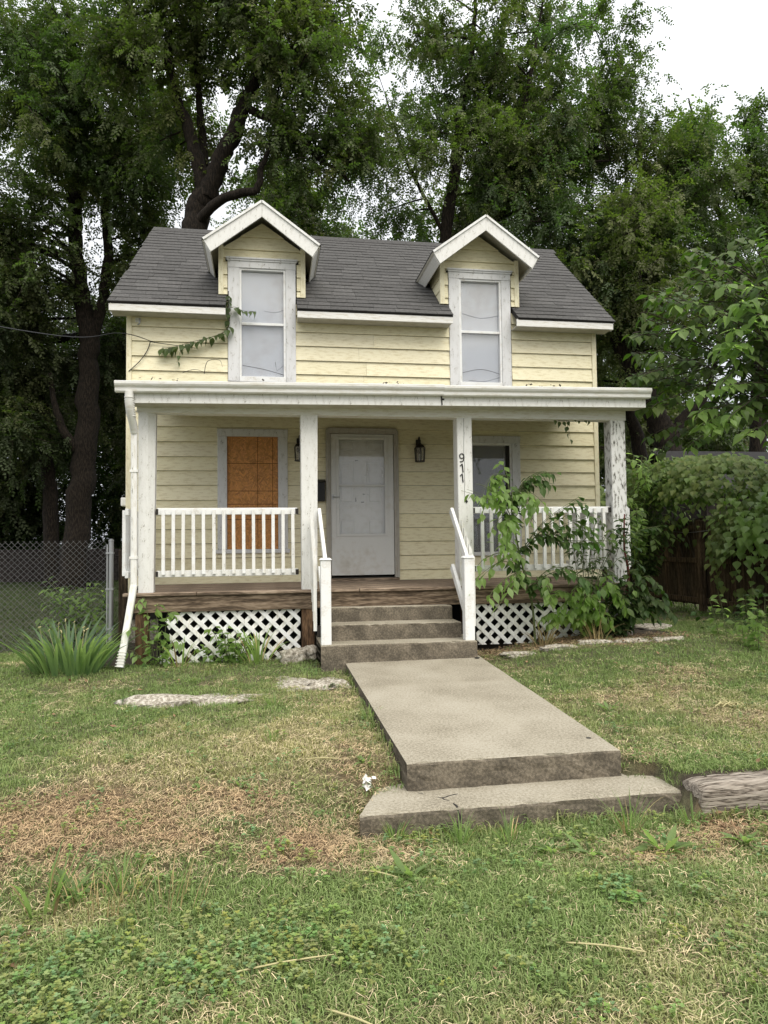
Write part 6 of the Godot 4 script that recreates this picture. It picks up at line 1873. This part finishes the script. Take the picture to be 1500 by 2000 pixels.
func ground() -> void:
	var xs := []
	var x := -9.0
	while x < 14.0:
		xs.append(x)
		x += 0.10 if x > -1.6 and x < 6.5 else 0.3
	xs = [-300.0, -150.0, -80.0, -40.0, -25.0, -15.0, -11.0] + xs + [15.0, 18.0, 25.0, 40.0, 80.0, 150.0, 300.0]
	var zs := []
	var z := -10.0
	while z < 11.5:
		zs.append(z)
		z += 0.08 if z > 1.0 and z < 8.8 else 0.3
	zs = [-300.0, -150.0, -80.0, -50.0, -35.0, -26.0, -22.0, -18.0, -14.0, -12.0] + zs + [13.0, 18.0, 30.0, 60.0, 150.0]
	var st := SurfaceTool.new()
	st.begin(Mesh.PRIMITIVE_TRIANGLES)
	for j in zs.size():
		for i in xs.size():
			var l := lawn(xs[i], zs[j])
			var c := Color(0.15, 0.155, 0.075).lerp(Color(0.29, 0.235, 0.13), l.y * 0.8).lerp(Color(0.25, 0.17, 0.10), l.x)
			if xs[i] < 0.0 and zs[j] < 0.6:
				c = Color(0.07, 0.075, 0.035)  # shade of the trees put into the soil colour
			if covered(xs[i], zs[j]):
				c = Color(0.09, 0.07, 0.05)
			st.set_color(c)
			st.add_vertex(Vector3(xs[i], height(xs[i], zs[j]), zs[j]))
	var w := xs.size()
	for j in zs.size() - 1:
		for i in w - 1:
			var a := j * w + i
			for k in [a, a + 1, a + w, a + 1, a + w + 1, a + w]:
				st.add_index(k)
	st.generate_normals()
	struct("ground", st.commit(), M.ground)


func tuft(k: int, tall: float, wid: float, spread: float, flat: float) -> ArrayMesh:
	var b := MB.new()
	for i in k:
		var a := rng.randf() * TAU
		var p := Vector3(rng.randfn(), 0, rng.randfn()) * spread * 0.5
		var h := tall * rng.randf_range(0.5, 1.15)
		var lean := Vector3(cos(a), 0, sin(a)) * h * rng.randf_range(0.2, 1.0) * flat
		var s := Vector3(-sin(a), 0, cos(a)).rotated(Vector3.UP, rng.randfn() * 0.6) * wid * 0.5
		var m := p + lean * 0.4 + Vector3(0, h * 0.62, 0)
		var t := p + lean + Vector3(0, h * (1.0 - 0.35 * minf(flat, 1.6)), 0)
		b.quad(p - s, p + s, m + s * 0.8, m - s * 0.8)
		b.tri(m - s * 0.8, m + s * 0.8, t)
	return b.mesh()


func thatch(k: int, len: float, wid: float, spread: float) -> ArrayMesh:
	var b := MB.new()
	for i in k:
		var a := rng.randf() * TAU
		var p := Vector3(rng.randfn() * spread * 0.5, rng.randf_range(0.004, 0.028), rng.randfn() * spread * 0.5)
		var d := Vector3(cos(a), rng.randfn() * 0.16, sin(a)) * len * rng.randf_range(0.4, 1.0)
		var s := Vector3(-sin(a), rng.randfn() * 0.5, cos(a)).normalized() * wid * 0.5
		var m := p + d * 0.5 + Vector3(0, 0.008, 0) + Vector3(rng.randfn(), 0, rng.randfn()) * 0.006
		b.quad(p - s, p + s, m + s, m - s)
		b.quad(m - s, m + s, p + d + s * 0.3, p + d - s * 0.3)
	return b.mesh()


func clover_mesh() -> ArrayMesh:
	var b := MB.new()
	for q in 6:
		var base := Vector3(rng.randfn() * 0.022, 0, rng.randfn() * 0.022)
		var head := base + Vector3(rng.randfn() * 0.012, rng.randf_range(0.03, 0.06), rng.randfn() * 0.012)
		b.quad(base - Vector3(0.0008, 0, 0), base + Vector3(0.0008, 0, 0), head + Vector3(0.0008, 0, 0), head - Vector3(0.0008, 0, 0))
		var turn := rng.randf() * TAU
		for l in 3:
			var a := turn + TAU * l / 3.0
			var d := Vector3(cos(a), rng.randf_range(-0.05, 0.3), sin(a))
			var s := Vector3(-sin(a), 0, cos(a))
			var r := rng.randf_range(0.0052, 0.0080)
			var rim := []
			for e in [[0.55, -0.72], [1.25, -0.8], [1.75, -0.42], [1.62, 0.0], [1.75, 0.42], [1.25, 0.8], [0.55, 0.72]]:
				rim.append(head + d * r * e[0] + s * r * e[1] + Vector3(0, absf(e[1]) * r * 0.25, 0))
			for e in 6:
				b.tri(head, rim[e], rim[e + 1], head - Vector3(0, 1, 0))
	return b.mesh()


func in_view(x: float, z: float, margin: float) -> bool:
	var d := Vector2(x - EYE.x, EYE.z - z)
	if d.y < 1.0:
		return false
	var a := atan2(d.x, d.y) - deg_to_rad(9.3)
	var m := atan(margin / d.length())
	return absf(a) < deg_to_rad(28.5) + m


func grass() -> void:
	var green := [tuft(17, 0.052, 0.0046, 0.065, 0.8), tuft(19, 0.042, 0.0044, 0.075, 1.6)]
	var hay := [thatch(14, 0.075, 0.0026, 0.09), thatch(12, 0.05, 0.0030, 0.08)]
	var leafy := clover_mesh()
	var far_green := tuft(18, 0.10, 0.012, 0.2, 0.9)
	var g := [[], [], [], []]
	var gt := [[], [], [], []]
	var h := [[], []]
	var ht := [[], []]
	var cl := []
	var ct := []
	var zz := -24.0
	while zz < 8.9:
		var step := 0.036 if zz > 5.6 else (0.048 if zz > 3.0 else (0.065 if zz > 0.5 else 0.24))
		var xx := -14.0
		while xx < 12.0:
			xx += step
			if not in_view(xx, zz, 1.0):
				continue
			var x := xx + rng.randf_range(-0.5, 0.5) * step * 1.6
			var z := zz + rng.randf_range(-0.5, 0.5) * step * 1.6
			if covered(x, z):
				continue
			if z < -8.0 and x > -2.0 and x < 8.0:
				continue
			if Vector2((x - 1.12) / 0.46, (z - 3.55) / 0.17).length() < 1.0 or Vector2((x - 2.33) / 0.31, (z - 3.13) / 0.22).length() < 1.0:
				continue
			var at := on_ground(x, z, -0.003)
			var yaw := Basis(Vector3.UP, rng.randf() * TAU)
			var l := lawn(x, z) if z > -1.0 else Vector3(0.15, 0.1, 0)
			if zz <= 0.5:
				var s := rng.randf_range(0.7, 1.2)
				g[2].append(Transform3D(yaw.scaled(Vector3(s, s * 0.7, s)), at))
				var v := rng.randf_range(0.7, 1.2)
				gt[2].append(Color(0.12 * v, 0.175 * v, 0.055 * v) if x > 5.0 else Color(0.07 * v, 0.10 * v, 0.036 * v))  # left of the house the tint carries the tree shade
				continue
			var r := rng.randf()
			var bare := l.x
			if r > bare * 0.80:
				var s := rng.randf_range(0.7, 1.25) * (1.0 - 0.35 * bare) * (1.15 if z > 6.6 else 1.0)
				var k := rng.randi_range(0, 1)
				g[k].append(Transform3D(yaw.scaled(Vector3(s, s * rng.randf_range(0.75, 1.1), s)), at))
				var v := rng.randf_range(0.7, 1.25)
				var yel := clampf(l.y * 1.1 + rng.randf_range(-0.25, 0.25), 0, 1)
				var c := Color(0.225, 0.305, 0.108).lerp(Color(0.47, 0.425, 0.22), yel)
				gt[k].append(Color(c.r * v, c.g * v, c.b * v))
			if rng.randf() < 0.05 + bare * 0.85 + l.y * 0.36:
				var k := rng.randi_range(0, 1)
				var s := rng.randf_range(0.7, 1.3)
				h[k].append(Transform3D(yaw.scaled(Vector3(s, s, s)), at))
				var v := rng.randf_range(0.55, 1.3)
				var c := Color(0.54, 0.455, 0.28).lerp(Color(0.43, 0.305, 0.175), clampf(bare * 1.1 + rng.randf_range(-0.4, 0.15), 0, 1))
				ht[k].append(Color(c.r * v, c.g * v, c.b * v))
			if rng.randf() < l.z * 0.6 + 0.03:
				for q in 2:
					var s := rng.randf_range(0.55, 1.3)
					cl.append(Transform3D(Basis(Vector3.UP, rng.randf() * TAU).scaled(Vector3(s, s, s)), at + Vector3(rng.randfn() * 0.015, 0, rng.randfn() * 0.015)))
					var v := rng.randf_range(0.75, 1.25)
					ct.append(Color(0.20 * v * rng.randf_range(0.8, 1.4), 0.285 * v, 0.095 * v * rng.randf_range(0.7, 1.4)))
		zz += step
	many("grass", green[0], M.grass, g[0], gt[0], self).set_meta("label", "patchy mown green lawn grass around the walk")
	many("grass", green[1], M.grass, g[1], gt[1], self).set_meta("label", "shorter bent blades of the patchy lawn")
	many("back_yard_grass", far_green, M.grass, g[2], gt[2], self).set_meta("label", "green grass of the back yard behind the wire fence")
	many("dry_grass", hay[0], M.straw, h[0], ht[0], self).set_meta("label", "dead brown and straw-coloured clippings on the lawn")
	many("dry_grass", hay[1], M.straw, h[1], ht[1], self).set_meta("label", "short dead straw lying in the lawn")
	many("clover", leafy, M.grass, cl, ct, self).set_meta("label", "patch of clover in the left foreground")
	# fallen leaves
	var fl := []
	var ft := []
	for i in 420:
		var q := [Vector2(rng.randf_range(4.4, 7.2), rng.randf_range(1.9, 2.5)), Vector2(rng.randf_range(4.4, 5.2), rng.randf_range(6.2, 6.6)), Vector2(rng.randf_range(-0.5, 6.5), rng.randf_range(2.4, 7.4))][i % 3] as Vector2
		if covered(q.x, q.y):
			continue
		fl.append(facing(on_ground(q.x, q.y, 0.022), Vector3(rng.randfn(), rng.randfn() * 0.3, rng.randfn()), Vector3(rng.randfn() * 0.3, 1, rng.randfn() * 0.3), rng.randf_range(0.4, 0.85)))
		var v := rng.randf_range(0.6, 1.2)
		ft.append(Color(0.24 * v, 0.15 * v, 0.085 * v))
	many("fallen_leaves", leaf(0.07, 0.035, OVATE, 0.3, -0.2).mesh(), M.straw, fl, ft, self).set_meta("label", "brown fallen leaves scattered on lawn and flower bed")


# ------------------------------------------------------------------ fences and what lies beyond
func fences() -> void:
	var o := thing("chain_link_fence", "rusty grey chain-link fence left of the house", "fence", Vector3(-0.03, 0.2, 0.77))
	tube_part("end_post", [Vector3(0, -0.1, 0), Vector3(0, 1.36, 0)], [0.03, 0.03], 12, M.steel, o)
	tube_part("cap", [Vector3(0, 1.358, 0), Vector3(0, 1.375, 0), Vector3(0, 1.39, 0)], [0.034, 0.032, 0.012], 12, M.steel, o)
	tube_part("line_post", [Vector3(-3.0, -0.1, -0.03), Vector3(-3.0, 1.34, -0.03)], [0.024, 0.024], 10, M.steel, o)
	box_part("tension_bar", Vector3(-0.055, 0.03, -0.006), Vector3(-0.04, 1.32, 0.006), M.steel, o)
	for y in [0.25, 0.75, 1.2]:
		box_part("band", Vector3(-0.06, y, -0.034), Vector3(0.034, y + 0.022, 0.034), M.steel, o)
	# two families of zigzag wires, crossing
	var b := MB.new()
	var pitch := 0.072
	var x := -0.05
	var d := 0.0
	while d < 4.2 + 1.36:
		for way in [1.0, -1.0]:
			var p0 := Vector2(-0.05 - d, 0.0) if way > 0 else Vector2(-0.05 - d + 1.36, 0.0)
			var p1 := p0 + Vector2(1.34 * way, 1.34)
			var a := Vector2(p0)
			var c := Vector2(p1)
			# cut to the fence's width
			var lo := -4.2
			var hi := -0.05
			var t0 := 0.0
			var t1 := 1.0
			var dx := c.x - a.x
			var ta := (lo - a.x) / dx
			var tb := (hi - a.x) / dx
			t0 = maxf(t0, minf(ta, tb))
			t1 = minf(t1, maxf(ta, tb))
			if t1 - t0 > 0.01:
				var q0 := a.lerp(c, t0)
				var q1 := a.lerp(c, t1)
				var zz: float = 0.0025 * way
				b.tube(PackedVector3Array([Vector3(q0.x, q0.y + 0.03, zz), Vector3(q1.x, q1.y + 0.03, zz)]), PackedFloat32Array([0.0019, 0.0019]), 4)
		d += pitch
	part("wire_mesh", b, M.wire, o).set_meta("kind", "stuff")
	o = thing("gate_post", "dark weathered wooden post between the wire fence and the house corner", "post", Vector3(0.075, 0.1, 0.55))
	box_part("shaft", Vector3(-0.05, 0, -0.05), Vector3(0.05, 1.35, 0.05), M.fence2, o, 0.008)
	# board fence at the right, seen from its rail side
	o = thing("board_fence", "old dark board fence under the vine at the right", "fence", Vector3(9.22, 0.32, 0.0))
	var z := -5.2
	while z < 1.6:
		var t := 1.52 + rng.randf_range(-0.03, 0.03)
		bar_part("plank", Vector3(rng.randf_range(-0.004, 0.004), 0.05 + rng.randf_range(-0.02, 0.02), z), Vector3(rng.randf_range(-0.01, 0.01), t, z + rng.randf_range(-0.008, 0.008)), 0.02, 0.128, Vector3.RIGHT, M["fence%d" % rng.randi_range(0, 2)], o)
		z += 0.136
	for y in [0.10, 0.78, 1.34]:
		box_part("rail", Vector3(-0.055, y, -5.25), Vector3(-0.012, y + 0.088, 1.6), M.fence1, o, 0.005)
	for zz in [-3.4, -0.85, 1.5]:
		box_part("post", Vector3(-0.15, -0.25, zz - 0.05), Vector3(-0.058, 1.5, zz + 0.05), M.fence1, o, 0.008)
	var cb := MB.new()
	cb.tube(bend([Vector3(-0.2, 1.33, -1.55), Vector3(-0.22, 1.30, -1.0), Vector3(-0.2, 1.33, -0.4)], 5), taper(11, 0.006, 0.006), 5)
	part("wire", cb, M.wire, o)
	# dark shed roof beyond the vine
	o = thing("shed", "dark shed with sloping roof half hidden behind the vine at the right", "shed", Vector3(12.6, 0.2, -5.0))
	box_part("wall", Vector3(-1.4, 0, -2.0), Vector3(2.6, 2.35, 1.2), M.brick_dark, o)
	var rf := MB.new()
	slab(rf, [Vector3(-1.7, 2.3, 1.5), Vector3(2.9, 2.3, 1.5), Vector3(2.9, 3.35, -0.4), Vector3(-1.7, 3.35, -0.4)], [Vector3(-1.7, 2.37, 1.5), Vector3(2.9, 2.37, 1.5), Vector3(2.9, 3.42, -0.4), Vector3(-1.7, 3.42, -0.4)])
	slab(rf, [Vector3(-1.7, 2.3, -2.3), Vector3(2.9, 2.3, -2.3), Vector3(2.9, 3.35, -0.402), Vector3(-1.7, 3.35, -0.402)], [Vector3(-1.7, 2.37, -2.3), Vector3(2.9, 2.37, -2.3), Vector3(2.9, 3.42, -0.402), Vector3(-1.7, 3.42, -0.402)])
	part("roof", rf, M.shed_roof, o)
	# low dark wall at the back of the left yard
	o = thing("low_wall", "low dark wall at the back of the left yard beneath the trees", "wall", Vector3(-7.0, 0.3, -17.6))
	for r in 4:
		var xx := -6.0 + (0.25 if r % 2 else 0.0)
		while xx < 5.4:
			box_part("block", Vector3(xx, r * 0.29, rng.randf_range(-0.012, 0.012)), Vector3(xx + 0.49, r * 0.29 + 0.28, 0.3), M.brick_dark, o, 0.012)
			xx += 0.5
	o = thing("tree_stump", "broken grey stump at the left edge behind the wire fence", "stump", Vector3(-4.35, 0.25, -6.0))
	tube_part("stump", Array(bend([Vector3(0, -0.1, 0), Vector3(0, 0.6, 0), Vector3(-0.08, 1.2, 0), Vector3(-0.12, 1.75, 0), Vector3(-0.15, 1.9, 0)], 4)), Array(taper(15, 0.36, 0.28)) + [0.2, 0.08], 14, M.bark, o, 0.3)


# soft cloud structure for the overcast
func cloud_cover() -> ImageTexture:
	var nz := noise(404, 1.6, 4)
	var im := Image.create(512, 256, false, Image.FORMAT_RGBA8)
	for j in 256:
		var up := PI * (0.5 - (j + 0.5) / 256.0)
		for i in 512:
			var a := TAU * i / 512.0
			var d := Vector3(cos(a) * cos(up), sin(up) * 2.2, sin(a) * cos(up))
			var v := clampf(0.5 + nz.get_noise_3dv(d) * 0.9, 0, 1)
			im.set_pixel(i, j, Color(1, 1, 1, v * 0.8 if up > -0.05 else 0.0))
	return ImageTexture.create_from_image(im)


# ------------------------------------------------------------------ everything
func _ready() -> void:
	rng.seed = 20240611
	n_lawn.seed = 5
	n_lawn.frequency = 0.06
	n_lawn.fractal_octaves = 3
	n_fine.seed = 9
	n_bump.seed = 2
	n_bump.frequency = 0.012
	n_bump.fractal_octaves = 3

	var cam := Camera3D.new()
	cam.name = "camera"
	cam.fov = rad_to_deg(2.0 * atan(1000.0 / 1400.0))
	cam.near = 0.05
	cam.far = 1500.0
	cam.transform = Transform3D(Basis(Vector3.UP, deg_to_rad(-9.30)) * Basis(Vector3.RIGHT, deg_to_rad(2.64)) * Basis(Vector3.BACK, deg_to_rad(-0.697)), EYE)
	add_child(cam)
	cam.current = true

	var sky_mat := ProceduralSkyMaterial.new()
	sky_mat.sky_top_color = Color(1.0, 1.0, 1.0)
	sky_mat.sky_horizon_color = Color(0.43, 0.44, 0.455)
	sky_mat.sky_curve = 3.2
	sky_mat.sky_cover = cloud_cover()
	sky_mat.sky_cover_modulate = Color(0.29, 0.29, 0.30)
	sky_mat.sky_energy_multiplier = 1.0
	sky_mat.ground_bottom_color = Color(0.25, 0.26, 0.2)
	sky_mat.ground_horizon_color = Color(0.55, 0.57, 0.55)
	sky_mat.sun_angle_max = 1.0
	var sky := Sky.new()
	sky.sky_material = sky_mat
	var env := Environment.new()
	env.background_mode = Environment.BG_SKY
	env.sky = sky
	env.background_energy_multiplier = 3.0
	env.ambient_light_source = Environment.AMBIENT_SOURCE_SKY
	env.tonemap_mode = Environment.TONE_MAPPER_LINEAR
	env.tonemap_exposure = 1.42
	env.sdfgi_enabled = true
	env.ssao_enabled = true
	env.ssil_enabled = true
	var we := WorldEnvironment.new()
	we.name = "environment"
	we.environment = env
	add_child(we)

	var sun := DirectionalLight3D.new()
	sun.name = "sun"
	sun.light_color = Color(1.0, 0.98, 0.94)
	sun.light_energy = 0.5
	sun.light_angular_distance = 40.0
	sun.shadow_enabled = true
	sun.basis = Basis.looking_at(Vector3(-0.22, -1.0, -0.65), Vector3.UP)
	add_child(sun)

	build_materials()
	ground()
	var house := thing("yellow_house", "small two-storey yellow clapboard house with white porch and two dormers", "house")
	main_roof(house)
	front_walls(house)
	dormer(house, 1.853)
	dormer(house, 5.068)
	ground_floor_openings(house)
	porch(house)
	hard_ground()
	fittings()
	fences()
	trees()
	plants()
	grass()
